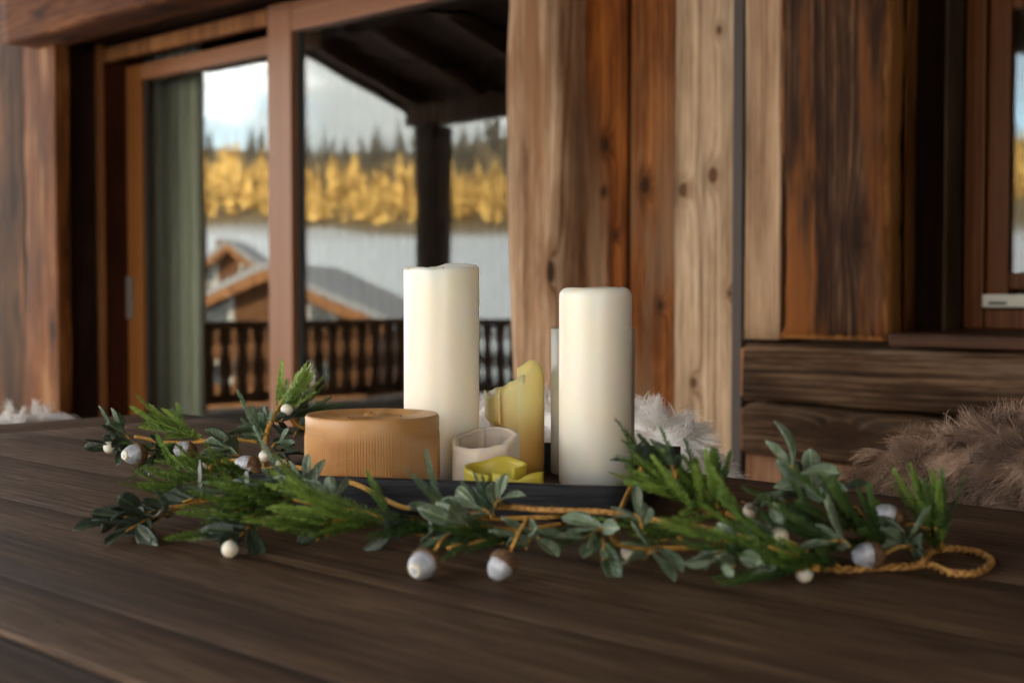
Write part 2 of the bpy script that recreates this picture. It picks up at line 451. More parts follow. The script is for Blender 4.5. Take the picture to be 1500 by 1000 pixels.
for nm, lab, mat, cnt, r0, r1, h0, h1 in (
        ('larch_forest', 'golden autumn larch forest low on the mountain slope', M_larch, 4600, 190, 246, 3.5, 8),
        ('spruce_forest', 'grey green forest covering the upper mountain slope', M_spruce, 3400, 240, 420, 6, 10)):
    vs_, fs_ = [], []
    for k in range(cnt):
        a = R(rnd.uniform(192, 292)); r = math.sqrt(rnd.uniform(r0 ** 2, r1 ** 2))
        x, y = r * math.cos(a), r * math.sin(a)
        h = rnd.uniform(h0, h1) * rnd.choice((.45, .7, .9, 1., 1.2))
        conifer(vs_, fs_, x, y, terrain(x, y) - .3, h, h * rnd.uniform(.09, .17))
    tag(mesh(nm, vs_, fs_, mat, origin=(0, 0, 0)), lab, 'forest', kind='stuff')

# neighbouring chalets
M_nwall = wood('neighbour_chalet_wall', [(.05, .02, .008), (.11, .045, .018), (.17, .075, .03)], 'X', knots=.2, bmp=.4)
M_nroofsnow = plain('old_roof_snow', (.22, .22, .23), .8, .05, .5)
M_nbarge = wood('neighbour_bargeboard', [(.14, .055, .02), (.22, .095, .036), (.30, .14, .06)], 'Y', bmp=.3)
M_plaster = plain('pale_plaster', (.62, .60, .55), .8, .08, 1.)
M_pane = plain('dark_window_pane', (.02, .025, .03), .15, .2, 2., spec=.8)
def far_chalet(name, c, yaw, hw, hl, eave, ridge, label, base=-6, snow=True, plaster=3.0):
    """a gabled chalet: wall, two roof slopes with bargeboards, windows, chimney"""
    t = empty(name, (c[0], c[1], base)); tag(t, label, 'house')
    rot = Matrix.Translation(c) @ Matrix.Rotation(yaw, 4, 'Z')
    def add(nm, vs, fs, mat, par=t):
        return mesh(nm, [rot @ Vector(v) for v in vs], fs, mat, par)
    add('wall', [(-hw, -hl, base), (hw, -hl, base), (hw, -hl, eave), (0, -hl, ridge), (-hw, -hl, eave),
                 (-hw, hl, base), (hw, hl, base), (hw, hl, eave), (0, hl, ridge), (-hw, hl, eave)],
        [(0, 1, 2, 3, 4), (9, 8, 7, 6, 5), (0, 4, 9, 5), (1, 6, 7, 2), (4, 3, 8, 9), (3, 2, 7, 8)], M_nwall)
    def box(nm, x0, x1, y0, y1, z0, z1, mat, par=t):
        vs = [(x, y, z) for x in (x0, x1) for y in (y0, y1) for z in (z0, z1)]
        return add(nm, vs, [(0, 1, 3, 2), (4, 6, 7, 5), (0, 4, 5, 1), (2, 3, 7, 6), (0, 2, 6, 4), (1, 5, 7, 3)], mat, par)
    box('plinth', -hw - .06, hw + .06, -hl - .06, hl + .06, base, base + plaster, M_plaster)
    sl = (ridge - eave) / hw
    for s in (-1, 1):
        e = hw + .7; ze = eave - .7 * sl; ov = hl + .9
        vs = [(0, -ov, ridge + .05), (s * e, -ov, ze + .05), (s * e, ov, ze + .05), (0, ov, ridge + .05)]
        vs += [(x, y, z + .32) for x, y, z in vs]
        fs = [(0, 1, 2, 3), (7, 6, 5, 4), (0, 4, 5, 1), (1, 5, 6, 2), (2, 6, 7, 3), (3, 7, 4, 0)]
        rf = add('roof', vs, fs, M_nroofsnow)
        vs = [(0, -ov - .08, ridge - .22), (s * e, -ov - .08, ze - .22), (s * e, -ov - .08, ze + .12), (0, -ov - .08, ridge + .12)]
        vs += [(x, y + .07, z) for x, y, z in vs]
        add('bargeboard', vs, fs, M_nbarge, rf)
    for wx in (-hw * .5, hw * .5):
        for wz in (base + plaster + .7, eave - .2):
            f = box('window', wx - .45, wx + .45, -hl - .05, -hl + .02, wz, wz + 1.0, M_plaster)
            box('pane', wx - .36, wx + .36, -hl - .08, -hl - .052, wz + .09, wz + .91, M_pane, f)
    box('chimney', hw * .35, hw * .35 + .45, -.25, .25, ridge - 1.0, ridge + .45, M_nwall)
    b_ = box('balcony', -hw * .95, hw * .95, -hl - 1.0, -hl - .9, base + plaster + .1, base + plaster + 1.0, M_nbarge)
    box('balcony_floor', -hw * .95, hw * .95, -hl - 1.0, -hl - .02, base + plaster, base + plaster + .095, M_nwall, b_)
def mir(px, py, d, Yg=3.3):
    """where a thing seen in the door glass stands: the ray of that pixel, folded back at the glass"""
    p = CAM + ray(px, py) * d
    return Vector((p.x, 2 * Yg - p.y, p.z))
q = mir(350, 364, 72, 3.33)
far_chalet('neighbour_chalet', (q.x, q.y, 0), R(131), 2.1, 4, q.z - 1.6, q.z, 'small brown gabled chalet mirrored in the sliding door')
q = mir(446, 402, 48, 3.25)
far_chalet('neighbour_chalet', (q.x, q.y, 0), R(140), 3.4, 5, q.z - 1.5, q.z, 'wide chalet with pale snowy roof mirrored in the fixed door pane')

# ------------------------------------------------------------------ the chalet and its veranda
chalet = empty('chalet', (-3, 3, 0))
tag(chalet, 'weathered timber chalet wall with sliding glass door, window and veranda', 'house')
YW = 3.0
def wx(px, Y, py=425): return atY(px, py, Y).x
def wz(px, py, Y): return atY(px, py, Y).z
def vboard(name, x0, x1, z0, z1, yf, mat, th=.035, seg=34, amp=.003, bev=.006, shape=None, freq=5., par=None):
    return beam(name, ((x0 + x1) / 2, yf + th / 2, z0), ((x0 + x1) / 2, yf + th / 2, z1), ((x1 - x0) / 2, 0, 0), (0, th / 2, 0), mat,
                par or chalet, bev=bev, seg=seg, amp=amp, freq=freq, shape=shape)
WTOP = 4.0
# left of the door: old boards and the trim beside the opening
xs = wx(40, YW)
x = xs
for k in range(9):
    w = rnd.uniform(.24, .34)
    vboard('wall_board', x - w + .004, x, 0, WTOP, YW + rnd.uniform(-.008, .008), M_left, amp=.005)
    x -= w
XLEFT = x
XJ = wx(86, YW)
vboard('door_trim', wx(38, 2.94), wx(84, 2.94), 0, wz(60, 57, 2.94), 2.94, M_trim, th=.07, amp=.006, bev=.007, seg=70)
# reveal of the door opening, seen from the right
def yj(px, X=XJ): return atX(px, 425, X).y
y1, y2, y3 = yj(143), yj(153), yj(186)
DTOP = wz(165, 80, 3.25) + .14
bbox('door_jamb', XJ - .22, XJ, 2.99, y1, 0, DTOP, M_jamb, chalet, .006)
bbox('jamb_bead', XJ - .20, XJ + .022, y1 + .002, y2, 0, DTOP, M_bead, chalet, .006)
bbox('inner_jamb', XJ - .21, XJ + .003, y2 + .002, y3 + .10, 0, DTOP, M_jamb_red, chalet, .005)
# head of the opening
XD1 = wx(735, 3.0) + .16
hb = atY(69, 47, 2.78)
beam('header_log', (atY(20, 30, 2.84).x, 2.90, hb.z + .15), (XD1 + .1, 2.90, hb.z + .15), (0, .12, 0), (0, 0, .15), M_beam, chalet, bev=.022, seg=40, amp=.006)
zf = wz(190, 26.5, 2.94)
bbox('soffit_board', XJ - .02, XD1, 2.925, 2.965, zf - .012, zf + .014, M_fascia, chalet, .003)
bbox('opening_head', XJ - .2, XD1, 2.97, y3 + .2, zf + .016, zf + .3, M_jamb, chalet, .004)
# the sliding door
YS = y3 - .05            # sliding sash, behind
YF = YS - .085           # fixed frame, in front
door = bbox('sliding_door', XJ + .004, XD1, YS - .03, YS + .10, wz(190, 72, YS) + .085, zf + .012, M_jamb, chalet, .004)
tag(door, 'sliding glass door in varnished larch')
zr0, zr1 = wz(200, 78, YS - .06) - .012, wz(200, 68, YS - .06) + .02
bbox('head_rail', XJ + .01, wx(397, YS - .06), YS - .075, YS - .035, zr0, zr1, M_bead, door, .006)
xs0, xs1 = wx(187, YS), wx(209, YS)
xm0, xm1 = wx(393.5, YF), wx(428, YF)
zst = wz(192, 97, YS); zsb = wz(211, 117, YS)
bbox('sash_stile', xs0, xs1, YS, YS + .06, .05, zst, M_sash, door, .006)
bbox('sash_rail', xs1 + .001, xm1, YS + .001, YS + .059, zsb, zst - .001, M_frame_x, door, .006)
bbox('sash_rail', xs1 + .001, xm1, YS + .001, YS + .059, .05, .17, M_frame_x, door, .006)
bbox('gasket', xs1 - .002, xs1 + .016, YS + .02, YS + .035, .17, zsb, M_gasket, door, .001)
bbox('pane', xs1 - .003, xm1, YS + .030, YS + .038, .165, zsb + .01, M_glass, door, 0)
bbox('handle', xs0 + .004, xs0 + .05, YS - .012, YS + .002, wz(190, 467, YS), wz(190, 405, YS), M_handle, door, .004)
zft = wz(430, 45, YF)
bbox('fixed_stile', xm0, xm1, YF, YF + .07, .04, zf + .005, M_frame, door, .006)
bbox('fixed_rail', xm1 + .001, XD1, YF + .001, YF + .069, zft, zf + .004, M_frame_x, door, .006)
bbox('fixed_rail', xm1 + .001, XD1, YF + .001, YF + .069, .04, .16, M_frame_x, door, .006)
bbox('gasket', xm1 - .002, xm1 + .02, YF + .03, YF + .045, .16, zft, M_gasket, door, .001)
bbox('pane', xm1 - .003, XD1, YF + .034, YF + .042, .155, zft + .01, M_glass, door, 0)
bbox('threshold', XJ + .004, XD1, YF - .05, YS + .10, .0, .035, M_sill, chalet, .004)

# hewn post to the right of the door
def hewn(t, a, b_):
    s = 1 + .05 * mnoise.noise(Vector((t * 7, 1.3, 0))) - .05 * t
    return a * s + .006 * math.sin(t * 9), b_ * s
xp0, xp1 = wx(737, 2.86), wx(806, 2.86)
vboard('hewn_post', xp0, xp1 + .02, 0, WTOP, 2.86, M_post, th=.24, seg=60, amp=.013, bev=.035, shape=hewn, freq=7)
# dark gap board and the three wide boards
XB = [wx(p, YW) for p in (806, 838, 921, 991, 1081, 1099, 1137)]
def kn(x0, x1, *ps):
    return [(wx(px, YW, py) - (x0 + x1) / 2, wz(px, py, YW) - WTOP / 2, r_) for px, py, r_ in ps]
M_gap = wood('rust_red_filler_board', [(.05, .012, .002), (.17, .045, .008), (.28, .085, .018)], 'Z', knots=0, rough=.6)
M_b1 = wood('orange_board', [(.028, .0065, .0008), (.155, .041, .0050), (.34, .112, .018)], 'Z', knots=.25, kfreq=5., warp=1.2, stain=(.42, .25, .135), stain_amt=.42, stain_f=(3., .5), along_stain=(-.35, -1.15), bmp=.8, rough=.55,
            knots_at=kn(XB[1], XB[2], (849, 272, .017), (886, 281, .010), (889, 212, .020), (905, 345, .011)))
M_b2 = wood('two_tone_board', [(.038, .0105, .002), (.17, .053, .011), (.37, .145, .038)], 'Z', knots=.2, kfreq=4., warp=1.2, stain=(.21, .115, .058), stain_amt=.62, along_stain=(-.2, -1.1), bmp=.8, rough=.6,
            knots_at=kn(XB[2], XB[3], (945, 271, .022), (968, 448, .012)))
M_b3 = wood('pale_board', [(.20, .115, .058), (.46, .315, .19), (.60, .45, .30)], 'Z', knots=.0, kfreq=4.2, warp=1., stain=(.30, .19, .11), stain_amt=.22, bmp=.6, rough=.7, knotcol=(.10, .045, .02),
            knots_at=kn(XB[3], XB[4], (1005, 279, .019), (1049, 257, .021), (1058, 45, .012), (1073, 430, .009), (1020, 560, .014)))
zgap = wz(830, 120, YW)
vboard('wall_board', XB[0] - .1, XB[1] - .003, 0, zgap, YW + .03, M_gap, amp=.003)
vboard('wall_board', XB[0] - .1, XB[1] - .003, zgap + .002, WTOP, YW + .10, M_jamb, amp=.003)
def ragged(seed, lo=0., hi=1., amt=.01):
    def f(t, a, b_):
        n = mnoise.noise(Vector((t * 26, seed, 0))) + .5 * mnoise.noise(Vector((t * 70, seed, 4)))
        return (a + n * amt * (hi if a > 0 else lo), b_)
    return f
tag(vboard('wall_board', XB[1], XB[2] - .006, 0, WTOP, YW - .004, M_b1, amp=.004, shape=ragged(3, .3, .3)), 'orange brown wall board with pale worn streaks')
tag(vboard('wall_board', XB[2], XB[3] - .006, 0, WTOP, YW + .004, M_b2, amp=.004, shape=ragged(8, .3, .3)), 'wall board, orange above and grey brown below')
tag(vboard('wall_board', XB[3], XB[4] - .006, 0, WTOP, YW - .010, M_b3, amp=.003, shape=ragged(5, .2, .2)), 'pale tan wall board with round knots')
bbox('metal_profile', XB[4], XB[5] - .006, YW - .03, YW + .03, 0, WTOP, M_metal, chalet, .003)
# the log bench wall under the window
YL = 2.86
xl0 = wx(1089, YL); xl1 = 1.0
zl = [wz(1092, p, YL) for p in (501, 589.5, 668)]
def sag(t, a, b_): return a, b_ * (1 + .06 * mnoise.noise(Vector((t * 5, 2, 0))))
beam('wall_log', (xl0, YL + .1, (zl[0] + zl[1]) / 2), (xl1, YL + .1, (zl[0] + zl[1]) / 2), (0, .1, 0), (0, 0, (zl[0] - zl[1]) / 2 - .004), M_log, chalet, bev=.02, seg=60, amp=.008, freq=6, shape=sag)
M_logend = wood('orange_log_end', [(.14, .045, .012), (.26, .095, .03), (.36, .15, .055)], 'Z', knots=0)
for za, zb_ in ((zl[0], zl[1]), (zl[1], zl[2])):
    bbox('log_end', xl0 - .016, xl0 - .004, YL + .012, YL + .19, zb_ + .014, za - .014, M_logend, chalet, .005)
beam('wall_log', (xl0 - .003, YL + .103, (zl[1] + zl[2]) / 2), (xl1, YL + .103, (zl[1] + zl[2]) / 2), (0, .1, 0), (0, 0, (zl[1] - zl[2]) / 2 - .005), M_log, chalet, bev=.022, seg=60, amp=.009, freq=6, shape=sag)
x = XB[5]
while x < 1.0:
    w = rnd.uniform(.14, .2)
    vboard('low_board', x, x + w - .003, 0, zl[2] - .012, YW - .02, M_low, amp=.002, seg=10)
    x += w
zb = zl[0] + .008
vboard('wall_board', XB[5], XB[6] + .03, zb - .004, WTOP, YW - .03, M_b4, amp=.003)
# dark old plank left of the window with chipped edges
YD = 2.91
def chip(t, a, b_):
    z = t
    n = mnoise.noise(Vector((t * 30, 7, 0))) * .006 + mnoise.noise(Vector((t * 90, 7, 3))) * .004
    if a > 0: n += -.010 * max(0, mnoise.noise(Vector((t * 17, 9, 0))) - .1) * 3
    elif .0 < t < tn: n += .016
    elif tn <= t < tn + .015: n += .010
    return a + n, b_
zd0, zd1 = wz(1215, 497, YD), WTOP
tn = (wz(1140, 268, YD) - zd0) / (zd1 - zd0)
xd0, xd1 = wx(1139, YD), wx(1300, YD)
M_dark = wood('dark_old_plank', [(.008, .0025, .0008), (.045, .017, .0055), (.19, .10, .05)], 'Z', grain=46, knots=.6, kfreq=4.4, warp=1.8, stain=(.20, .065, .012),
              stain_amt=.55, bmp=1.1, rough=.62, edge=((xd1 - xd0) / 2, (zd1 - zd0) / 2, (.50, .21, .06)))
tag(vboard('old_plank', xd0, xd1, zd0, zd1, YD, M_dark, th=.075, seg=110, amp=.005, bev=.014, shape=chip, freq=6), 'dark weathered plank with chipped orange edges')
# window reveal
XR = wx(1326, 2.97)
vboard('reveal_edge', xd1 + .012, XR, zb, WTOP, 2.965, M_trim, th=.05, amp=.004)
yw0 = atX(1411, 425, XR).y
bbox('window_jamb', XR - .05, XR - .001, 3.016, yw0 + .08, zb, 3.2, M_jamb, chalet, .004)
zs0 = wz(1306, 507, 2.80)
bbox('window_sill', wx(1301, 2.80), 1.0, 2.80, yw0 + .06, zs0, zs0 + .03, M_sill, chalet, .006)
yin = yw0; yw0 = yw0 - .055
xw = [wx(p, yw0) for p in (1411, 1441, 1473)]
XW1 = xw[0] + 1.1
ztop = wz(1480, 12, yw0) + .10
win = bbox('window', XR - .06, XW1 + .1, yw0 + .10, yw0 + .16, ztop + .01, ztop + .3, M_jamb, chalet, .003)
tag(win, 'small window in dark wood')
zsill = zs0 + .031
bbox('outer_stile', xw[0], xw[1] - .002, yw0, yw0 + .07, zsill, ztop, M_win, win, .006)
bbox('sash_stile', xw[1], xw[2], yw0 + .012, yw0 + .07, zsill + .05, ztop, M_win, win, .006)
zg = wz(1485, 399, yw0)
bbox('sash_rail', xw[2] + .001, XW1, yw0 + .013, yw0 + .069, wz(1485, 424, yw0), zg, M_win, win, .005)
v_ = bbox('vent_strip', xw[1] + .002, XW1, yw0 - .012, yw0 + .069, wz(1470, 450, yw0), wz(1470, 431, yw0), M_vent, win, .003)
xv = wx(1452, yw0)
bbox('vent_slot', xv, xv + .045, yw0 - .014, yw0 - .008, wz(1470, 446, yw0), wz(1470, 442, yw0), M_black, win, 0)
bbox('outer_rail', xw[1] + .001, XW1, yw0 + .001, yw0 + .07, zsill, wz(1470, 453, yw0), M_win, win, .005)
bbox('sash_rail', xw[2] + .001, XW1, yw0 + .013, yw0 + .069, wz(1485, 12, yw0), ztop, M_win, win, .005)
bbox('pane', xw[2] - .004, XW1, yw0 + .026, yw0 + .032, zg - .004, wz(1485, 12, yw0) + .004, M_glass, win, 0)
bbox('outer_stile', XW1 + .001, XW1 + .08, yw0, yw0 + .07, zsill, ztop, M_win, win, .006)
# the wall over and right of the window
x = xd1 + .02
while x < 1.9:
    w = rnd.uniform(.2, .28)
    z0 = ztop + .0 if x < XW1 + .05 else 0
    if x > XW1 - .1 or True:
        vboard('wall_board', x, x + w - .003, (3.0 if x < XW1 + .1 else zb), WTOP, YW + .06, M_left, amp=.003, seg=12)
    x += w
# over the door
x = XJ - .05
while x < XD1:
    w = rnd.uniform(.24, .3)
    vboard('wall_board', x, x + w - .003, zf + .2, WTOP, YW + .04, M_left, amp=.003, seg=10)
    x += w
# room behind the glass
XI0, XI1, YI = XLEFT, 1.95, 8.2
def quad(name, vs, mat, th, par):
    """a slab: four corners and a thickness vector"""
    th = Vector(th); vs = [Vector(v) for v in vs]
    return mesh(name, vs + [v + th for v in vs], [(0, 1, 2, 3), (7, 6, 5, 4), (0, 4, 5, 1), (1, 5, 6, 2), (2, 6, 7, 3), (3, 7, 4, 0)], mat, par)
yi = 3.12
bbox('house_back_wall', XI0, XI1, YI, YI + .2, -.2, 5.6, M_room, chalet, 0)
bbox('house_side_wall', XI0 - .2, XI0 - .001, yi - .08, YI + .2, -3.2, 4.6, M_room, chalet, 0)
bbox('house_side_wall', XI1 + .001, XI1 + .2, -.75, YI + .2, -3.2, 4.2, M_room, chalet, 0)  # carried out along the veranda, an unseen addition that cuts light from the right
bbox('room_floor', XI0, XI1, yi + .3, YI - .001, -.2, -.001, M_room, chalet, 0)
bbox('room_ceiling', XI0, XI1, 3.3, YI - .001, 2.9, 3.0, M_room, chalet, 0)
bbox('inner_wall', XI0, XJ - .23, yi, yi + .2, 0, 2.9, M_room, chalet, 0)
bbox('inner_wall', XD1, xw[0] - .02, 3.16, 3.45, 0, 2.9, M_room, chalet, 0)
bbox('inner_wall', xw[0] - .019, XW1 + .05, 3.08, yin - .002, 0, zs0 - .002, M_room, chalet, 0)
bbox('inner_wall', XW1 + .085, XI1, 3.16, 3.45, 0, 2.9, M_room, chalet, 0)
bbox('inner_wall', xw[0] - .019, XW1 + .084, yw0 + .17, yw0 + .3, 2.4, 2.9, M_room, chalet, 0)
# roof: one slope from above the house down to the eave, on posts
cp = mir(634, 150, 12.0, YF + .034)     # top of the corner post, read from its mirror image
YE, ZE = cp.y, cp.z
SL = .325
def zr(y): return ZE + (y - YE) * SL
XV = cp.x - .35
XE = 2.2
y0r, y1r = YE - .35, 8.6
roof = quad('roof', [(XV, y0r, zr(y0r) + .16), (XE, y0r, zr(y0r) + .16), (XE, y1r, zr(y1r) + .16), (XV, y1r, zr(y1r) + .16)], M_soffit, (0, 0, .12), chalet)
tag(roof, 'low pitched veranda roof with dark boarding')
x = XV
while x < XE - .05:                                                    # boarding under the roof
    w = .16
    vs = [(x, y0r, zr(y0r) + .135), (x + w - .008, y0r, zr(y0r) + .135), (x + w - .008, 3.1, zr(3.1) + .135), (x, 3.1, zr(3.1) + .135)]
    quad('soffit_plank', vs, M_soffit, (0, 0, .022), roof)
    x += w
x = XV + .05
while x < XE:                                                          # rafters
    vs = [(x, y0r + .05, zr(y0r + .05) - .02), (x + .12, y0r + .05, zr(y0r + .05) - .02), (x + .12, 3.1, zr(3.1) - .02), (x, 3.1, zr(3.1) - .02)]
    quad('rafter', vs, M_rafter, (0, 0, .15), roof)
    x += .82
bbox('eave_purlin', XV + .1, XE - .2, YE - .1, YE + .1, ZE - .2, ZE - .022, M_rafter, chalet, .01)
bbox('wall_purlin', XV + .1, XE - .2, 2.6, 2.8, zr(2.6) - .2, zr(2.6) - .022, M_rafter, chalet, .01)
quad('verge_board', [(XV - .03, y0r, zr(y0r) - .04), (XV - .03, 8.5, zr(8.5) - .04), (XV - .03, 8.5, zr(8.5) + .27), (XV - .03, y0r, zr(y0r) + .27)], M_rafter, (-.04, 0, 0), roof)
bbox('gutter', XV, XE, y0r - .09, y0r - .01, zr(y0r) + .03, zr(y0r) + .12, M_metal, roof, .02)
p2 = mir(240, 300, 10.1, YS + .03)
for (x, y, hw_) in ((cp.x, YE, .118), (p2.x, p2.y, .112), (-4.3, YE, .12), (-.16, YE, .09)):
    top = zr(y) - .22
    po = beam('veranda_post', (x, y, 0), (x, y, top + (.2 if y > 0 else 0)), (hw_, 0, 0), (0, hw_, 0), M_vpost, chalet, bev=.02, seg=16, amp=.004)
    if y < 0:
        for dx_, dy_ in ((1, 0), (-1, 0)):
            if x < -8 or (x > -.5 and dx_ > 0): continue
            a = Vector((x, y, top - .45)); b2 = Vector((x + dx_ * .5, y, top - .02))
            side = Vector((dy_, -dx_, 0)).normalized() * .05
            beam('brace', a, b2, side, (b2 - a).cross(side).normalized() * .06, M_rafter, po, bev=.008, seg=6, amp=.003)
x = -.05  # unseen boards added to keep light off the foreground and right
while x < 1.75:
    vboard('light_block_board', x, x + .182, 0, ZE - .21, YE + .02, M_left, th=.03, amp=.002, seg=8)
    x += .185
bbox('veranda_deck_beam', XV - .05, XE, YE - .35, YE - .25, -.5, -.03, M_rafter, chalet, .004)
# deck
deck = empty('deck', (-3, 1, 0)); tag(deck, kind='structure')
y = YE - .35
while y < 3.4:
    bbox('deck_plank', XV, XI1, y, y + .135, -.03, 0 - .001, M_deck, deck, .003)
    y += .14
# railing round the veranda
def railing(label, a, b_, step, zt=.70):
    a, b_ = Vector(a), Vector(b_)
    t = empty('railing', a); tag(t, label, 'railing', 'veranda railings')
    d = (b_ - a).normalized(); L = (b_ - a).length
    n = Vector((-d.y, d.x, 0))
    beam('top_rail', a + Vector((0, 0, zt - .03)), b_ + Vector((0, 0, zt - .03)), n * .06, (0, 0, .03), M_rail, t, bev=.012, seg=8, amp=.002)
    beam('bottom_rail', a + Vector((0, 0, .1)), b_ + Vector((0, 0, .1)), n * .035, (0, 0, .04), M_rail, t, bev=.008, seg=8, amp=.002)
    k = int(L / step)
    prof = [(0, .05), (.12, .05), (.2, .028), (.3, .056), (.45, .06), (.58, .04), (.7, .025), (.8, .05), (1, .05)]
    vs, fs = [], []
    for s in (-.014, .014):
        for q_, hw_ in prof:
            vs.append(d * -hw_ + n * s + Vector((0, 0, .14 + q_ * (zt - .2)))); vs.append(d * hw_ + n * s + Vector((0, 0, .14 + q_ * (zt - .2))))
    m = len(prof)
    for j in range(m - 1):
        fs += [(2 * j, 2 * j + 1, 2 * j + 3, 2 * j + 2), (2 * (m + j), 2 * (m + j) + 2, 2 * (m + j) + 3, 2 * (m + j) + 1),
               (2 * j, 2 * j + 2, 2 * (m + j) + 2, 2 * (m + j)), (2 * j + 1, 2 * (m + j) + 1, 2 * (m + j) + 3, 2 * j + 3)]
    me = bpy.data.meshes.new('baluster'); me.from_pydata([tuple(v) for v in vs], [], fs); me.materials.append(M_rail)
    for j in range(k):
        link('baluster', me, None, Matrix.Translation(a + d * (step * (j + .5))), t)
railing('carved veranda railing between the two corner posts', (cp.x, YE + .16, 0), (p2.x, p2.y - .16, 0), .15)
railing('carved veranda railing right of the corner post', (cp.x + .16, YE, 0), (-4.43, YE, 0), .15)
railing('short carved veranda railing beside the added light-blocking boards', (-4.17, YE, 0), (-.27, YE, 0), .15)
# curtains inside
def curtain(name, label, x0, x1, y, mat, folds):
    n = folds * 8
    vs, fs = [], []
    for k in range(n + 1):
        t = k / n
        yy = y + .035 * math.sin(t * folds * 2 * math.pi) + .008 * math.sin(t * 31)
        for zz in (.02, 1.2, 2.35):
            vs.append((x0 + (x1 - x0) * t, yy, zz))
    for k in range(n):
        for j in range(2):
            fs.append((3 * k + j, 3 * k + j + 1, 3 * k + 3 + j + 1, 3 * k + 3 + j))
    o = mesh(name, vs, fs, mat, smooth=True)
    o.modifiers.new('thick', 'SOLIDIFY').thickness = .004
    return tag(o, label, 'curtain')
M_curt = plain('sage_linen', (.52, .50, .39), .9, .1, 30.)
curtain('curtain', 'grey green curtain behind the sliding door sash', wx(214, 3.54), wx(300, 3.54), 3.54, M_curt, 5)

# ------------------------------------------------------------------ table
tb = empty('table', (-.7, .75, 0))
tag(tb, 'smoked oak plank table in the foreground', 'table')
TX0 = atZ(245, 603.5, TZ).x; TY1 = atZ(245, 603.5, TZ).y
TY0 = atZ(0, 920, TZ).y; TX1 = .62
ye = [TY0, atZ(0, 840, TZ).y, atZ(0, 727, TZ).y]
while ye[-1] + .19 < TY1: ye.append(ye[-1] + .145)
ye[-1] = TY1
XBB = TX0 + .12
for k in range(len(ye) - 1):
    beam('plank', (XBB + .001, (ye[k] + ye[k + 1]) / 2, TZ - .019), (TX1, (ye[k] + ye[k + 1]) / 2, TZ - .019), (0, (ye[k + 1] - ye[k]) / 2 - .0003, 0), (0, 0, .019),
         M_table, tb, bev=.0009, seg=30, amp=.0002)
M_table_end = wood('smoked_oak_end_board', [(.030, .0145, .007), (.096, .054, .029), (.22, .138, .083)], 'Y', grain=95, knots=0, bmp=.35, rough=.58, fiber=.62, fine=420, spec=.15, blotch=.5, streak=.4)
M_edge_shade = wood('painted_edge_shade', [(.012, .007, .004), (.028, .017, .011), (.05, .032, .022)], 'X', grain=80, knots=0, rough=.6)
beam('edge_shade_band', (TX0 + .001, TY0 - .0035, TZ - .0215), (TX1, TY0 - .0035, TZ - .0215), (0, .003, 0), (0, 0, .0185), M_edge_shade, tb, bev=.002, seg=20, amp=.0003)  # dark band added over the front face, its shade put into the colour
beam('end_board', (TX0 + .06, TY0, TZ - .019), (TX0 + .06, TY1, TZ - .019), (.0595, 0, 0), (0, 0, .019), M_table_end, tb, bev=.0025, seg=12, amp=.0006)
bbox('apron', TX0 + .2, TX1 - .1, TY0 + .07, TY0 + .095, TZ - .13, TZ - .039, M_table, tb, .003)
bbox('apron', TX0 + .2, TX1 - .1, TY1 - .095, TY1 - .07, TZ - .13, TZ - .039, M_table, tb, .003)
for x in (TX0 + .14, TX1 - .14):
    for y in (TY0 + .1, TY1 - .1):
        bbox('leg', x - .04, x + .04, y - .04, y + .04, 0, TZ - .0395, M_tableleg, tb, .004)

# ------------------------------------------------------------------ chairs and sheepskins
def chair(label, cx, cy, face, top):
    """a plain wooden chair; face is the direction the sitter looks"""
    t = empty('chair', (cx, cy, 0)); tag(t, label, 'chair', 'chairs at the table')
    M0 = Matrix.Translation((cx, cy, 0)) @ Matrix.Rotation(face, 4, 'Z')
    def part(nm, x0, x1, y0, y1, z0, z1):
        o = bbox(nm, x0, x1, y0, y1, z0, z1, M_chair, None, .006)
        L = Matrix.Translation(((x0 + x1) / 2, (y0 + y1) / 2, (z0 + z1) / 2))
        return place(o, M0 @ L, t)
    part('seat', -.22, .22, -.40, 0, .43, .465)
    part('backrest', -.2, .2, -.005, .02, .55, top - .03)
    for s in (-1, 1):
        part('leg', s * .2 - .02, s * .2 + .02, -.39, -.35, 0, .429)
        part('leg', s * .222 - .02, s * .222 + .02, -.01, .025, 0, top - .05)
    return M0
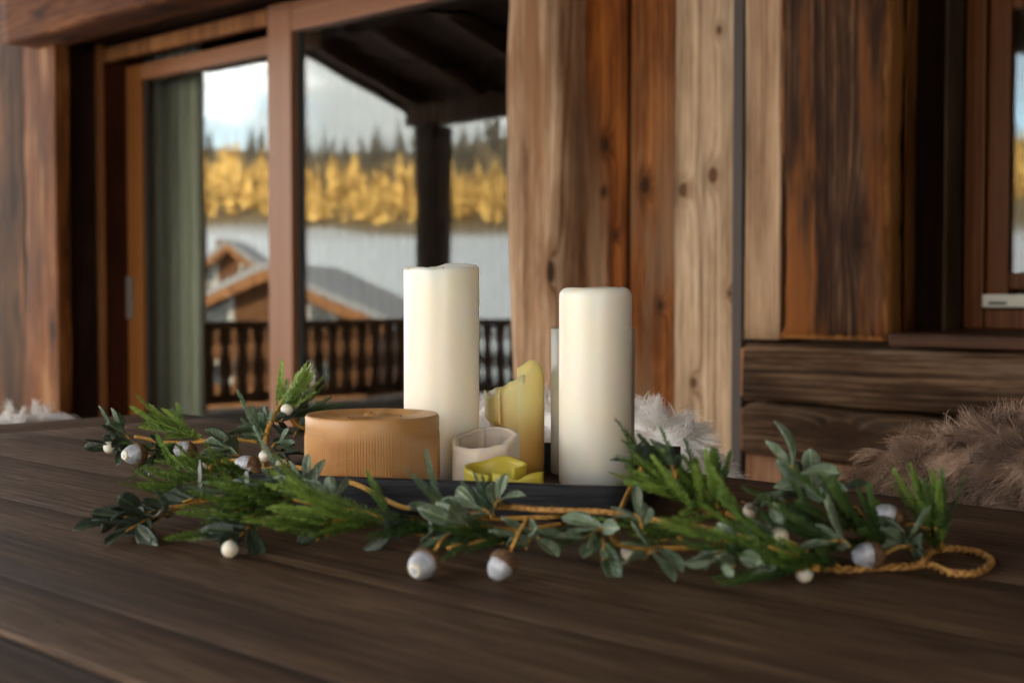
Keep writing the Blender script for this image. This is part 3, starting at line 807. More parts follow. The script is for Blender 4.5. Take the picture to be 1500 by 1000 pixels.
def sheepskin(label, M0, w, top, mat, n, length, seed, drop_f=.32, drop_b=.45, slope=None, thick=.02, lump=.014):
    """a fleece thrown over a chair back: hide, and a fur of many locks"""
    r = random.Random(seed)
    def surf(u, v):
        # u -1..1 across, v 0..1 from the front hem over the top to the back hem
        tz = top + (slope(u) if slope else 0)
        e = max(0, abs(u) - .72) / .28
        half = .03 + thick
        Lf, Lb = drop_f, drop_b
        arc = math.pi * half
        s = v * (Lf + arc + Lb)
        if s < Lf: y, z = -half, tz - half - (Lf - s)
        elif s < Lf + arc:
            a = (s - Lf) / half; y, z = -half * math.cos(a), tz - half + half * math.sin(a)
        else: y, z = half, tz - half - (s - Lf - arc)
        p = Vector((u * w, y, z))
        nz = Vector((u * 4, v * 7, seed))
        p += Vector((mnoise.noise(nz) * lump, mnoise.noise(nz + Vector((9, 0, 0))) * lump, mnoise.noise(nz + Vector((0, 9, 0))) * lump - e * e * .05))
        return p
    nu, nv = 28, 40
    vs, fs = [], []
    for i in range(nu + 1):
        for j in range(nv + 1): vs.append(M0 @ surf(-1 + 2 * i / nu, j / nv))
    for i in range(nu):
        for j in range(nv):
            a = i * (nv + 1) + j; fs.append((a, a + 1, a + nv + 2, a + nv + 1))
    hide = mesh('sheepskin', vs, fs, mat, smooth=True)
    tag(hide, label, 'sheepskin', 'sheepskins over the chairs')
    fv, ff_ = [], []
    def frame(u, v):
        p = surf(u, v); pu = surf(u + .01, v) - surf(u - .01, v); pv = surf(u, v + .005) - surf(u, v - .005)
        nn = pu.cross(pv).normalized()
        c_ = Vector((p.x, 0, top - .12))
        if nn.dot(p - c_) < 0: nn = -nn
        return p, nn, pu.normalized(), pv.normalized()
    per = 40
    for k in range(n // per):
        u, v = r.uniform(-1, 1), r.uniform(.02, .98)
        if r.random() < .12: u = math.copysign(1, u)
        p0, nn, tu, tv = frame(u, v)
        lean = Vector((mnoise.noise(Vector((u * 3, v * 5, seed))), mnoise.noise(Vector((u * 3, v * 5, seed + 4))), mnoise.noise(Vector((u * 3, v * 5, seed + 8)))))
        out = Vector((math.copysign(.5, u), 0, 0)) if abs(u) > .93 else Vector()
        ld = (nn + lean * 1.3 + out + Vector((r.gauss(0, .35), r.gauss(0, .35), r.gauss(0, .35) - .25))).normalized()
        L0 = length * r.uniform(.75, 1.15)
        tip = p0 + ld * L0 + Vector((0, 0, -.22 * L0))
        curl = Vector((r.gauss(0, 1), r.gauss(0, 1), r.gauss(0, 1))) * .22 * L0
        rad = r.uniform(.008, .013)
        for q0 in range(per):
            st_ = p0 + (tu * r.gauss(0, .55) + tv * r.gauss(0, .55)) * rad
            en = tip + (st_ - p0) * .6 + Vector((r.gauss(0, 1), r.gauss(0, 1), r.gauss(0, 1))) * .0042
            mid = st_.lerp(en, .5) + nn * .18 * L0 + curl + Vector((r.gauss(0, 1), r.gauss(0, 1), r.gauss(0, 1))) * .0030
            wd = (en - st_).cross(Vector((r.gauss(0, 1), r.gauss(0, 1), r.gauss(0, 1)))).normalized() * r.uniform(.0004, .0008)
            b0 = len(fv)
            for q_ in range(5):
                f = q_ / 4
                cur = st_ * (1 - f) ** 2 + mid * 2 * f * (1 - f) + en * f * f
                wdt = wd * (1 - f * .75)
                fv.append(M0 @ (cur - wdt)); fv.append(M0 @ (cur + wdt))
            for q_ in range(4): ff_.append((b0 + 2 * q_, b0 + 2 * q_ + 1, b0 + 2 * q_ + 3, b0 + 2 * q_ + 2))
    fur = mesh('fur', fv, ff_, mat, hide, smooth=True)
    tag(fur, kind='stuff')
    return hide
def fur_mat(name, c0, c1, c2):
    m, gg, b, o = new_mat(name)
    tc = gg.new('ShaderNodeTexCoord').outputs['Object']
    n = gg.noise(tc, 26, 4, .6); n2 = gg.noise(tc, 300, 2)
    gg.put(b.inputs['Base Color'], gg.ramp(gg.m('ADD', gg.m('MULTIPLY', n, .7), gg.m('MULTIPLY', n2, .3)), [(.32, c0), (.5, c1), (.66, c2)]))
    gg.put(b.inputs['Roughness'], .75); gg.put(b.inputs['Specular IOR Level'], .25)
    gg.put(b.inputs['Sheen Weight'], .3)
    return m
M_furb = fur_mat('brown_fleece', (.13, .07, .042), (.30, .185, .118), (.52, .36, .245))
M_furw = fur_mat('cream_fleece', (.74, .67, .60), (.86, .81, .74), (.92, .88, .82))
YC = 1.44
xb0, xb1 = wx(1232, YC), wx(1232, YC) + .54
Mb = chair('wooden chair under the brown sheepskin', (xb0 + xb1) / 2, YC, 0, .72)
sheepskin('shaggy brown sheepskin over the chair back at the right', Mb, .255, .797, M_furb, 90000, .036, 3, slope=lambda u: -.055 * max(0, -u - .25) ** 1.2 / .7 + .012 * u)
xa0, xa1 = wx(705, YC), wx(1068, YC)
Ma = chair('wooden chair under the cream sheepskin behind the candles', (xa0 + xa1) / 2, YC, 0, .70)
sheepskin('cream sheepskin over the chair back behind the candles', Ma, (xa1 - xa0) / 2, .775, M_furw, 56000, .030, 5, slope=lambda u: .016 * max(0, -u) - .055 * max(0, u - .45) / .55)
pl = atX(8, 607, TX0 - .32)
Mc = chair('wooden chair at the far end of the table', pl.x, pl.y - .06, R(90), .70)
sheepskin('cream sheepskin over the chair at the far left end of the table', Mc, .21, .730, M_furw, 20000, .028, 9)

# ------------------------------------------------------------------ tray and candles
E1 = Vector((.971, -.239)); E2 = Vector((.239, .971))
def tray_pt(a, b_, z):
    x, d = E1.x * a + E2.x * b_, E1.y * a + E2.y * b_
    return ground(x, d, z)
A0, A1, B0, B1 = -.505, -.166, 1.094, 1.400
M_tray, gg, b, o = new_mat('black_stained_wood')
tc = gg.new('ShaderNodeTexCoord').outputs['Object']
xx, yy, zz = gg.xyz(tc)
gr = gg.noise(gg.vec(gg.m('MULTIPLY', gg.m('ADD', xx, yy), 18.), gg.m('MULTIPLY', gg.m('SUBTRACT', xx, yy), 18.), gg.m('MULTIPLY', zz, 320.)), 1., 4)
gg.put(b.inputs['Base Color'], gg.ramp(gr, [(.35, (.007, .0068, .0068)), (.7, (.026, .025, .026))]))
gg.put(b.inputs['Roughness'], gg.m('MULTIPLY_ADD', gr, .25, .42)); bump(gg, b, gr, .5, .0012); gg.put(b.inputs['Specular IOR Level'], .22)
tray = empty('tray', tray_pt((A0 + A1) / 2, (B0 + B1) / 2, TZ)); tag(tray, 'black wooden tray holding the candles', 'tray')
ta = (tray_pt(1, 0, 0) - tray_pt(0, 0, 0)).normalized(); tbv = (tray_pt(0, 1, 0) - tray_pt(0, 0, 0)).normalized()
def tray_bar(nm, a0, a1, b0, b1, z0, z1):
    am, bm_ = (a0 + a1) / 2, (b0 + b1) / 2
    if a1 - a0 > b1 - b0:
        return beam(nm, tray_pt(a0, bm_, (z0 + z1) / 2), tray_pt(a1, bm_, (z0 + z1) / 2), tbv * ((b1 - b0) / 2), Vector((0, 0, (z1 - z0) / 2)), M_tray, tray, bev=.0018, seg=14, amp=.0005, freq=20)
    return beam(nm, tray_pt(am, b0, (z0 + z1) / 2), tray_pt(am, b1, (z0 + z1) / 2), ta * ((a1 - a0) / 2), Vector((0, 0, (z1 - z0) / 2)), M_tray, tray, bev=.0018, seg=14, amp=.0005, freq=20)
T = .011
tray_bar('base', A0 + T + .0005, A1 - T - .0005, B0 + T + .0005, B1 - T - .0005, TZ + .0005, TZ + .0078)
tray_bar('rim', A0, A1, B0, B0 + T, TZ + .0005, TZ + .030)
tray_bar('rim', A0, A1, B1 - T, B1, TZ + .0005, TZ + .030)
tray_bar('rim', A0, A0 + T, B0 + T + .0003, B1 - T - .0003, TZ + .0005, TZ + .0295)
tray_bar('rim', A1 - T, A1, B0 + T + .0003, B1 - T - .0003, TZ + .0005, TZ + .0295)
FZ = TZ + .0082

def wax(name, c0, c1, rough=.38, sss=.7, scale=.012, spots=None, radius=(1., .75, .4), grad=None, trans=0., veins=None):
    m, gg, b, o = new_mat(name)
    tc = gg.new('ShaderNodeTexCoord').outputs['Object']
    n = gg.noise(tc, 18, 4); f = gg.noise(tc, 160, 3)
    col = gg.mix(n, c0, c1)
    if grad:
        z_ = gg.xyz(tc)[2]
        col = gg.mix(gg.step(gg.m('ADD', z_, gg.m('MULTIPLY', n, .012)), grad[0], grad[1]), col, gg.mix(n, grad[2], tuple(x * 1.12 for x in grad[2])))
    if veins:
        vn = gg.m('ABSOLUTE', gg.m('SUBTRACT', gg.noise(tc, 21, 2, .4), .5))
        col = gg.mix(gg.m('MULTIPLY', gg.step(vn, .007, .002), .22), col, veins)
    if spots:
        sp = gg.step(gg.noise(tc, 210, 2), .72, .78)
        col = gg.mix(gg.m('MULTIPLY', sp, .6), col, spots)
    gg.put(b.inputs['Base Color'], col)
    gg.put(b.inputs['Roughness'], gg.m('MULTIPLY_ADD', n, .15, rough - .08))
    gg.put(b.inputs['Subsurface Weight'], sss); gg.put(b.inputs['Subsurface Radius'], radius); gg.put(b.inputs['Subsurface Scale'], scale)
    gg.put(b.inputs['Specular IOR Level'], .45)
    bump(gg, b, gg.m('ADD', n, gg.m('MULTIPLY', f, .12)), .18, .003)
    if trans:
        tl = gg.new('ShaderNodeBsdfTranslucent'); gg.put(tl.inputs[0], col)
        mx = gg.new('ShaderNodeMixShader'); gg.put(mx.inputs[0], trans)
        m.node_tree.links.new(b.outputs[0], mx.inputs[1]); m.node_tree.links.new(tl.outputs[0], mx.inputs[2])
        m.node_tree.links.new(mx.outputs[0], o.inputs[0])
    return m
def lathe(name, c, prof, mat, parent=None, n=64, fn=None, origin=None):
    """rings of (radius, z); fn(angle, r, z, k) may reshape a point"""
    vs, fs = [], []
    for k, (r_, z) in enumerate(prof):
        for i in range(n):
            a = 2 * math.pi * i / n
            rr, z2 = (fn(a, r_, z, k) if fn else (r_, z))
            vs.append((c.x + rr * math.cos(a), c.y + rr * math.sin(a), c.z + z2))
    for k in range(len(prof) - 1):
        for i in range(n): fs.append((k * n + i, k * n + (i + 1) % n, (k + 1) * n + (i + 1) % n, (k + 1) * n + i))
    fs.append(tuple(range(n))[::-1]); fs.append(tuple(range((len(prof) - 1) * n, len(prof) * n)))
    return mesh(name, vs, fs, mat, parent, smooth=True, origin=origin)
M_ivory = wax('ivory_wax', (.84, .78, .62), (.87, .82, .68), .33, sss=.95, scale=.03)
M_wick = plain('charred_wick', (.02, .018, .016), .9)
def pillar(label, c, r, h, edge, lip=0., dip=.004, seed=0):
    t = empty('pillar_candle', c); tag(t, label, 'candle')
    def fn(a, r_, z, k):
        rr = r_ * (1 + .006 * mnoise.noise(Vector((math.cos(a) * 1.2, math.sin(a) * 1.2, z * 9 + seed))))
        if z > h - edge * 1.6:
            f = (z - (h - edge * 1.6)) / (edge * 1.6)
            z = z + f * lip * (.5 * math.sin(a - .4) + .9 * mnoise.noise(Vector((math.cos(a) * 1.5, math.sin(a) * 1.5, seed + 3))) + .35 * mnoise.noise(Vector((math.cos(a) * 4, math.sin(a) * 4, seed))))
        return rr, z
    prof = [(r - .0015, 0), (r, .0015)] + [(r, h * q / 12) for q in range(1, 11)]
    for q in range(7):
        a = R(90 * q / 6); prof.append((r - edge + edge * math.cos(a), h - edge + edge * math.sin(a)))
    prof += [(r - edge - .003, h - .0005), (r * .62, h - dip * .8), (r * .3, h - dip), (r * .03, h - dip)]
    lathe('wax_body', c, prof, M_ivory, t, 72, fn)
    if dip > .003: tube('wick', [c + Vector((0, 0, h - dip - .002)), c + Vector((.0006, 0, h - dip + .002)), c + Vector((.002, .001, h - dip + .005))], .0009, M_wick, t, 6)
tall = ground(-.069, 1.335, FZ); rt = ground(.0783, 1.283, FZ)
pillar('tallest ivory pillar candle with uneven melted top', tall, .0368, .2052, .004, lip=.0042, dip=.006, seed=2)
pillar('smooth ivory pillar candle with rounded shoulder at the right of the tray', rt, .0342, .1845, .0085, lip=.0008, dip=.001, seed=5)
# dull green grey pillar half hidden behind the right one
M_sage = wax('grey_green_wax', (.36, .335, .24), (.42, .39, .29), .45, grad=(.015, .03, (.38, .355, .27)))
gp = ground(.0805, 1.3605, FZ)
def band(a, r_, z, k): return r_ * (1 + .004 * mnoise.noise(Vector((math.cos(a) * 2, math.sin(a) * 2, z * 20)))), z
gc = lathe('pillar_candle', gp, [(.041, 0), (.0418, .002), (.0418, .083), (.0413, .084), (.0418, .085), (.0418, .143), (.0395, .1445), (.036, .1445), (.034, .13), (.002, .128)], M_sage, None, 56, band)
tag(gc, 'dull grey green pillar candle mostly hidden behind the right ivory one', 'candle')
# broad ribbed candle
M_tan = wax('honey_brown_wax', (.40, .19, .055), (.56, .30, .11), .42, sss=.3, scale=.005, spots=(.72, .52, .30), veins=(.66, .44, .22))
fc = ground(-.1266, 1.235, FZ)
def ribs(a, r_, z, k):
    if r_ > .058 and .004 < z < .056:
        f = min(1, (z - .004) / .004) * min(1, (.056 - z) / .006)
        r_ += .0010 * f * math.cos(a * 150) * (.85 + .3 * mnoise.noise(Vector((math.cos(a) * 3, math.sin(a) * 3, z * 25))))
    if r_ < .054 and z > .05:
        n_ = mnoise.noise(Vector((math.cos(a) * r_ * 55, math.sin(a) * r_ * 55, 2)))
        z += n_ * .004
    return r_, z
HC = .0700
prof = [(.059, 0), (.0603, .0015)] + [(.0603, .004 + .052 * q / 8) for q in range(9)] + [(.0604, .060), (.0604, HC - .002), (.0590, HC), (.0565, HC - .0005), (.0535, HC - .0012), (.048, HC - .0030), (.040, HC - .0042), (.03, HC - .0038), (.015, HC - .0034), (.002, HC - .0036)]
tw = empty('ribbed_candle', fc); tag(tw, 'wide honey brown candle with fine vertical ribs', 'candle')
lathe('wax_body', fc, prof, M_tan, tw, 750, ribs)
for k in range(3):
    a = R(120 * k + 25); w0 = fc + Vector((.027 * math.cos(a), .027 * math.sin(a), HC - .0075))
    lathe('wax_mound', w0, [(.010, 0), (.008, .003), (.004, .0055), (.001, .006)], M_tan, tw, 20)
    tube('wick', [w0 + Vector((0, 0, .003)), w0 + Vector((0, .0005, .005)), w0 + Vector((.001, .001, .0065))], .0008, M_wick, tw, 6)
# amber candle burnt down to a broken shell
M_amber = wax('amber_wax', (.66, .31, .06), (.74, .38, .10), .36, sss=.8, scale=.012, radius=(1., .62, .25), grad=(.030, .085, (.94, .67, .30)), trans=.08)
ac = ground(.0045, 1.366, FZ)
am = empty('broken_amber_candle', ac); tag(am, 'amber candle burnt down to a broken hollow shell', 'candle')
cam_ang = math.atan2(-(FH.y), -(FH.x))          # towards the camera
def shell(name, c, a0, a1, rfun, zbot, ztop, mat, parent, th=.0022, na=40, nz=9, origin=None):
    """an open curved wall of wax; angles are measured from the camera side, positive to the right"""
    vs, fs = [], []
    for side in (0, 1):
        for i in range(na + 1):
            a = a0 + (a1 - a0) * i / na
            zb_, zt_ = zbot(a), ztop(a)
            for j in range(nz + 1):
                z = zb_ + (zt_ - zb_) * j / nz
                r_ = rfun(a, z) - (th if side else 0)
                wa = cam_ang + a
                vs.append((c.x + r_ * math.cos(wa), c.y + r_ * math.sin(wa), c.z + z))
    m = (na + 1) * (nz + 1)
    def ix(s, i, j): return s * m + i * (nz + 1) + j
    for i in range(na):
        for j in range(nz):
            fs.append((ix(0, i, j), ix(0, i + 1, j), ix(0, i + 1, j + 1), ix(0, i, j + 1)))
            fs.append((ix(1, i, j), ix(1, i, j + 1), ix(1, i + 1, j + 1), ix(1, i + 1, j)))
        fs.append((ix(0, i, nz), ix(0, i + 1, nz), ix(1, i + 1, nz), ix(1, i, nz)))
        fs.append((ix(0, i, 0), ix(1, i, 0), ix(1, i + 1, 0), ix(0, i + 1, 0)))
    for j in range(nz):
        fs.append((ix(0, 0, j), ix(0, 0, j + 1), ix(1, 0, j + 1), ix(1, 0, j)))
        fs.append((ix(0, na, j), ix(1, na, j), ix(1, na, j + 1), ix(0, na, j + 1)))
    return mesh(name, vs, fs, mat, parent, smooth=True, origin=c if mat is M_amber else None)
RA = .0262
lathe('wax_body', ac, [(RA - .001, 0), (RA, .001)] + [(RA, .048 * q / 8) for q in range(1, 9)] + [(RA * .97, .050), (RA * .5, .047), (.001, .046)], M_amber, am, 56,
      lambda a, r_, z, k: (r_ * (1 + .012 * mnoise.noise(Vector((math.cos(a) * 2, math.sin(a) * 2, z * 30)))), z), origin=ac)
pi = math.pi
rim_f = lambda a: .0945 + .013 * math.sin(a) + .003 * mnoise.noise(Vector((a * 3, 1, 0))) + .0012 * mnoise.noise(Vector((a * 11, 1, 0)))
shell('front_shell', ac, -1.45, .30, lambda a, z: RA + .0010 + .0006 * math.sin(z * 90), lambda a: .0005, rim_f, M_amber, am)
shell('left_flap', ac, -1.75, -.55, lambda a, z: RA + .0055 + .05 * max(0, z - .06), lambda a: .050 + .012 * max(0, -a - .9), lambda a: .080 + .006 * (a + 1.2) - .004 * math.sin(a * 5), M_amber, am, th=.002)
shell('right_shell', ac, .02, 2.0, lambda a, z: RA + .0018 - .05 * max(0, z - .085), lambda a: .0005,
      lambda a: .1135 - .010 * max(0, .55 - a) ** 1.0 * 1.6 - .016 * max(0, a - .55) ** 1.7, M_amber, am, th=.0024)
shell('back_shell', ac, 2.1, 4.6, lambda a, z: RA + .001, lambda a: .0005, lambda a: .068 + .006 * math.sin(a * 3), M_amber, am)
# low white hollow candle with faceted sides
M_white = wax('frosted_white_wax', (.66, .53, .40), (.77, .65, .52), .5, spots=(.42, .30, .22), scale=.008)
M_soot = wax('sooty_inner_wax', (.46, .34, .25), (.60, .48, .37), .55, spots=(.12, .08, .06), scale=.006)
wc = ground(-.0246, 1.236, FZ)
wv = empty('hollow_white_candle', wc); tag(wv, 'low hollow white candle with facets and a sloping rim', 'candle')
RW = .0318
def facet(a):
    k = 2 * pi / 7; d_ = ((a + .2) % k) - k / 2
    return 1 - .62 * (1 - math.cos(k / 2) / math.cos(d_))
def wtop(a): return .0480 + .0035 * math.sin(a + .2) - .0070 * math.cos(a)+ .0012 * mnoise.noise(Vector((math.cos(a) * 3, math.sin(a) * 3, 0)))
wh = shell('wax_body', wc, pi, 3 * pi, lambda a, z: RW * facet(a), lambda a: 0, wtop, M_white, wv, th=.0062, na=84, nz=8)
shell('inner_wall', wc, pi, 3 * pi, lambda a, z: RW * facet(a) - .0063, lambda a: .012, lambda a: wtop(a) - .0012, M_soot, wv, th=.001, na=84, nz=6)
lathe('wax_floor', wc, [(RW * .85, .001), (RW * .85, .014), (.001, .012)], M_soot, wv, 40)
# curled yellow wax peel
M_lemon = wax('lemon_wax', (.58, .47, .05), (.66, .55, .09), .34, sss=.5, scale=.006, trans=.3)
yc = ground(-.0145, 1.178, FZ)
yv = empty('yellow_wax_peel', yc); tag(yv, 'curled lemon yellow peel of wax at the tray front', 'wax peel')
def oval(a, z): return .0265 / math.sqrt(math.cos(a) ** 2 * 3.4 + math.sin(a) ** 2)
shell('curl', yc, .9, 2 * pi - .35, lambda a, z: oval(a, z) + .05 * (z - .01), lambda a: 0, lambda a: .0305 - .0055 * math.cos(a + .35) + .001 * math.sin(3 * a), M_lemon, yv, th=.0022, na=60, nz=7)
yc2 = ground(.0045, 1.160, FZ)
shell('torn_strip', yc2, -1.25, 1.3, lambda a, z: .0265 / math.sqrt(math.cos(a) ** 2 * 5 + math.sin(a) ** 2), lambda a: 0, lambda a: .0215 + .0065 * abs(math.sin(a * 1.25)) ** 1.5, M_lemon, yv, th=.0018, na=40, nz=6)

# ------------------------------------------------------------------ garland
gar = empty('garland', atZ(760, 790, TZ)); tag(gar, 'evergreen garland with leaves, acorns and white berries round the tray', 'garland')
M_stem = wood('ochre_wrapped_stem', [(.26, .115, .018), (.50, .26, .05), (.68, .40, .11)], 'T', grain=200, knots=0, bmp=.6, rough=.55)
M_cordm, gg, b, o = new_mat('ochre_twisted_cord')
tc = gg.new('ShaderNodeTexCoord').outputs['Object']
n = gg.noise(tc, 260, 3)
gg.put(b.inputs['Base Color'], gg.ramp(n, [(.35, (.22, .09, .016)), (.6, (.56, .29, .07))])); gg.put(b.inputs['Roughness'], .7); bump(gg, b, n, .7, .001)
def needle_mat(name, c0, c1, c2):
    m, gg, b, o = new_mat(name)
    x_ = gg.xyz(gg.new('ShaderNodeTexCoord').outputs['Object'])[0]
    ri = gg.new('ShaderNodeObjectInfo').outputs['Random']
    n = gg.noise(gg.new('ShaderNodeTexCoord').outputs['Object'], 220, 2)
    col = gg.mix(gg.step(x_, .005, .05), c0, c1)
    col = gg.mix(gg.m('MULTIPLY', gg.step(n, .5, .7), .7), col, c2)
    ty = gg.m('ABSOLUTE', gg.xyz(gg.new('ShaderNodeTexCoord').outputs['Object'])[1])
    col = gg.mix(gg.m('MULTIPLY', gg.step(ty, .001, .006), .75), col, c2)
    col = gg.mix(gg.m('MULTIPLY', ri, .40), col, tuple(x * .6 for x in c0))
    gg.put(b.inputs['Base Color'], col); gg.put(b.inputs['Roughness'], .45)
    gg.put(b.inputs['Specular IOR Level'], .35)
    return m
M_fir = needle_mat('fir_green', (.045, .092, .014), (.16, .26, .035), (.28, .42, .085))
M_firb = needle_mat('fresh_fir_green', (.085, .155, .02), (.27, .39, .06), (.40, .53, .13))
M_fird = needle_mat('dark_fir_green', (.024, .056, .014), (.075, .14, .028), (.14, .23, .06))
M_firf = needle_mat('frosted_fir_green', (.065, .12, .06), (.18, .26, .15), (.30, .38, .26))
def make_shoot(seed, L):
    r = random.Random(seed)
    vs, fs = [], []
    N = int(L / .00125)
    cz, cyv = r.uniform(-.004, .006), r.uniform(-.005, .005)
    def c(t): return Vector((L * t, cyv * t * t, cz * t * t))
    sides = 5
    for i in range(7):
        t = i / 6
        for k in range(sides):
            a = 2 * pi * k / sides
            vs.append(c(t) + Vector((0, math.cos(a), math.sin(a))) * (.0011 * (1 - .7 * t)))
    for i in range(6):
        for k in range(sides): fs.append((i * sides + k, i * sides + (k + 1) % sides, (i + 1) * sides + (k + 1) % sides, (i + 1) * sides + k))
    for i in range(N):
        t = (i + .5) / N
        for s in range(4):
            a = (0 if s % 2 else pi) + (.45 if s < 2 else -.15) * (1 if s % 2 else -1) + r.gauss(0, .32)
            if i % 3 == 0: a += pi / 2
            rad = Vector((0, math.cos(a), math.sin(a)))
            fwd = .75 + t * .7 + max(0, t - .88) * 9
            d = (rad + Vector((fwd, 0, 0))).normalized()
            l = (.0060 * (1 - .3 * t ** 3) * (.75 + .25 * min(1, t * 5))) * r.uniform(.82, 1.1)
            p = c(t); side = d.cross(rad.cross(d)).normalized() if False else d.cross(Vector((0, 0, 1))).normalized()
            side = (side + Vector((0, 0, r.gauss(0, .3)))).normalized() * .00052
            b0 = len(vs)
            up = Vector((0, 0, 1)) * (.12 * l)
            vs.extend([p - side * .5, p + side * .5, p + d * l * .6 + side + up * .6, p + d * l + up, p + d * l * .6 - side + up * .6])
            fs.append((b0, b0 + 1, b0 + 2, b0 + 3, b0 + 4))
    me = bpy.data.meshes.new('shoot'); me.from_pydata([tuple(v) for v in vs], [], fs); me.update()
    return me
SHOOT = {}
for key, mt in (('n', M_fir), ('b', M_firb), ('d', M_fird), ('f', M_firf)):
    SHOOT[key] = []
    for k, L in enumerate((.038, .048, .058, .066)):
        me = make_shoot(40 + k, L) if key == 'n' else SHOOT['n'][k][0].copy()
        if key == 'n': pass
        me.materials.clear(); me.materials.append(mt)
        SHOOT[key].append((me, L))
def leafm(name, c0, c1, rim, frost, fr_amt):
    m, gg, b, o = new_mat(name)
    tc = gg.new('ShaderNodeTexCoord').outputs['Object']
    x_, y_, z_ = gg.xyz(tc)
    ri = gg.new('ShaderNodeObjectInfo').outputs['Random']
    ay = gg.m('ABSOLUTE', y_)
    n = gg.noise(gg.vm('ADD', tc, gg.vec(ri, ri, 0.)), 130, 4)
    col = gg.mix(n, c0, c1)
    vein = gg.m('SINE', gg.m('MULTIPLY', gg.m('SUBTRACT', x_, gg.m('MULTIPLY', ay, 1.3)), 1500.))
    col = gg.mix(gg.m('MULTIPLY', gg.step(vein, .75, 1.), .25), col, rim)
    col = gg.mix(gg.m('MULTIPLY', gg.step(ay, .0007, .0003), .8), col, rim)
    fz = gg.step(gg.noise(gg.vm('ADD', tc, gg.vec(ri, ri, ri)), 150, 5, .7), .42, .80)
    col = gg.mix(gg.m('MULTIPLY', fz, .9 * fr_amt), col, frost)
    gg.put(b.inputs['Base Color'], col); gg.put(b.inputs['Roughness'], .42); gg.put(b.inputs['Specular IOR Level'], .5)
    bump(gg, b, gg.m('ADD', n, gg.m('MULTIPLY', vein, .3)), .5, .0006)
    return m
M_leafs = {'n': leafm('dusky_green_leaf', (.024, .050, .022), (.070, .11, .052), (.20, .24, .11), (.34, .40, .29), .45),
           'd': leafm('dark_leaf', (.011, .022, .013), (.030, .048, .027), (.11, .12, .055), (.17, .21, .16), .3),
           'f': leafm('frosted_leaf', (.055, .092, .046), (.135, .185, .10), (.30, .34, .18), (.42, .47, .37), .8)}
def make_leaf(L, w, curl, fold):
    nx, ny = 9, 4
    vs, fs = [], []
    for i in range(nx + 1):
        t = i / nx
        hw = w * (max(0, math.sin(pi * min(1, t ** 1.5 * .93 + .02))) ** .8) + .0008
        if t > .99: hw *= .35
        for j in range(-ny, ny + 1):
            s = j / ny
            vs.append((L * t, hw * s, curl * L * t * t + fold * hw * abs(s) ** 1.3 + .0003 * math.sin(t * 30 + j)))
    m = 2 * ny + 1
    for i in range(nx):
        for j in range(m - 1): fs.append((i * m + j, (i + 1) * m + j, (i + 1) * m + j + 1, i * m + j + 1))
    n0 = len(vs)
    vs += [(x, y, z - .0005) for x, y, z in vs]
    top = len(fs)
    for k in range(top): fs.append(tuple(v + n0 for v in fs[k][::-1]))
    rim_ = [i * m for i in range(nx + 1)] + [nx * m + j for j in range(1, m)] + [i * m + m - 1 for i in range(nx - 1, -1, -1)] + [j for j in range(m - 2, 0, -1)]
    for k in range(len(rim_)):
        a, b_ = rim_[k], rim_[(k + 1) % len(rim_)]
        fs.append((a, b_, b_ + n0, a + n0)[::-1])
    me = bpy.data.meshes.new('leaf'); me.from_pydata(vs, [], fs)
    me.polygons.foreach_set('use_smooth', [True] * len(me.polygons)); me.update()
    return me
LEAF = {}
base_leaves = [make_leaf(.034, .0058, -.10, .45), make_leaf(.028, .0060, .16, .35), make_leaf(.037, .0060, -.26, .4), make_leaf(.025, .0056, .08, .5), make_leaf(.032, .0046, .28, .7), make_leaf(.030, .0056, -.4, .6)]
for key, mt in M_leafs.items():
    LEAF[key] = []
    for me0 in base_leaves:
        me = me0.copy(); me.materials.append(mt); LEAF[key].append(me)
def P(s):
    """(px, py, height) on the table, or (px, py, -distance)"""
    return atZ(s[0], s[1], TZ + s[2]) if s[2] >= 0 else atD(s[0], s[1], -s[2])
def aim(p, d, roll=0.):
    d = d.normalized()
    up = Vector((0, 0, 1)) if abs(d.z) < .95 else Vector((0, 1, 0))
    s = up.cross(d).normalized(); u = d.cross(s)
    M = Matrix((d, s, u)).transposed().to_4x4()
    return Matrix.Translation(p) @ M @ Matrix.Rotation(roll, 4, 'X')
def floor_dir(p, d, L, lift=.003):
    """keep a shoot or leaf above the table"""
    endz = p.z + d.normalized().z * L
    if endz < TZ + lift:
        d = d.normalized(); hz = math.hypot(d.x, d.y)
        nz = (TZ + lift - p.z) / L
        nz = max(-.95, min(.95, nz)); k = math.sqrt(1 - nz * nz) / max(hz, 1e-4)
        d = Vector((d.x * k, d.y * k, nz))
    return d
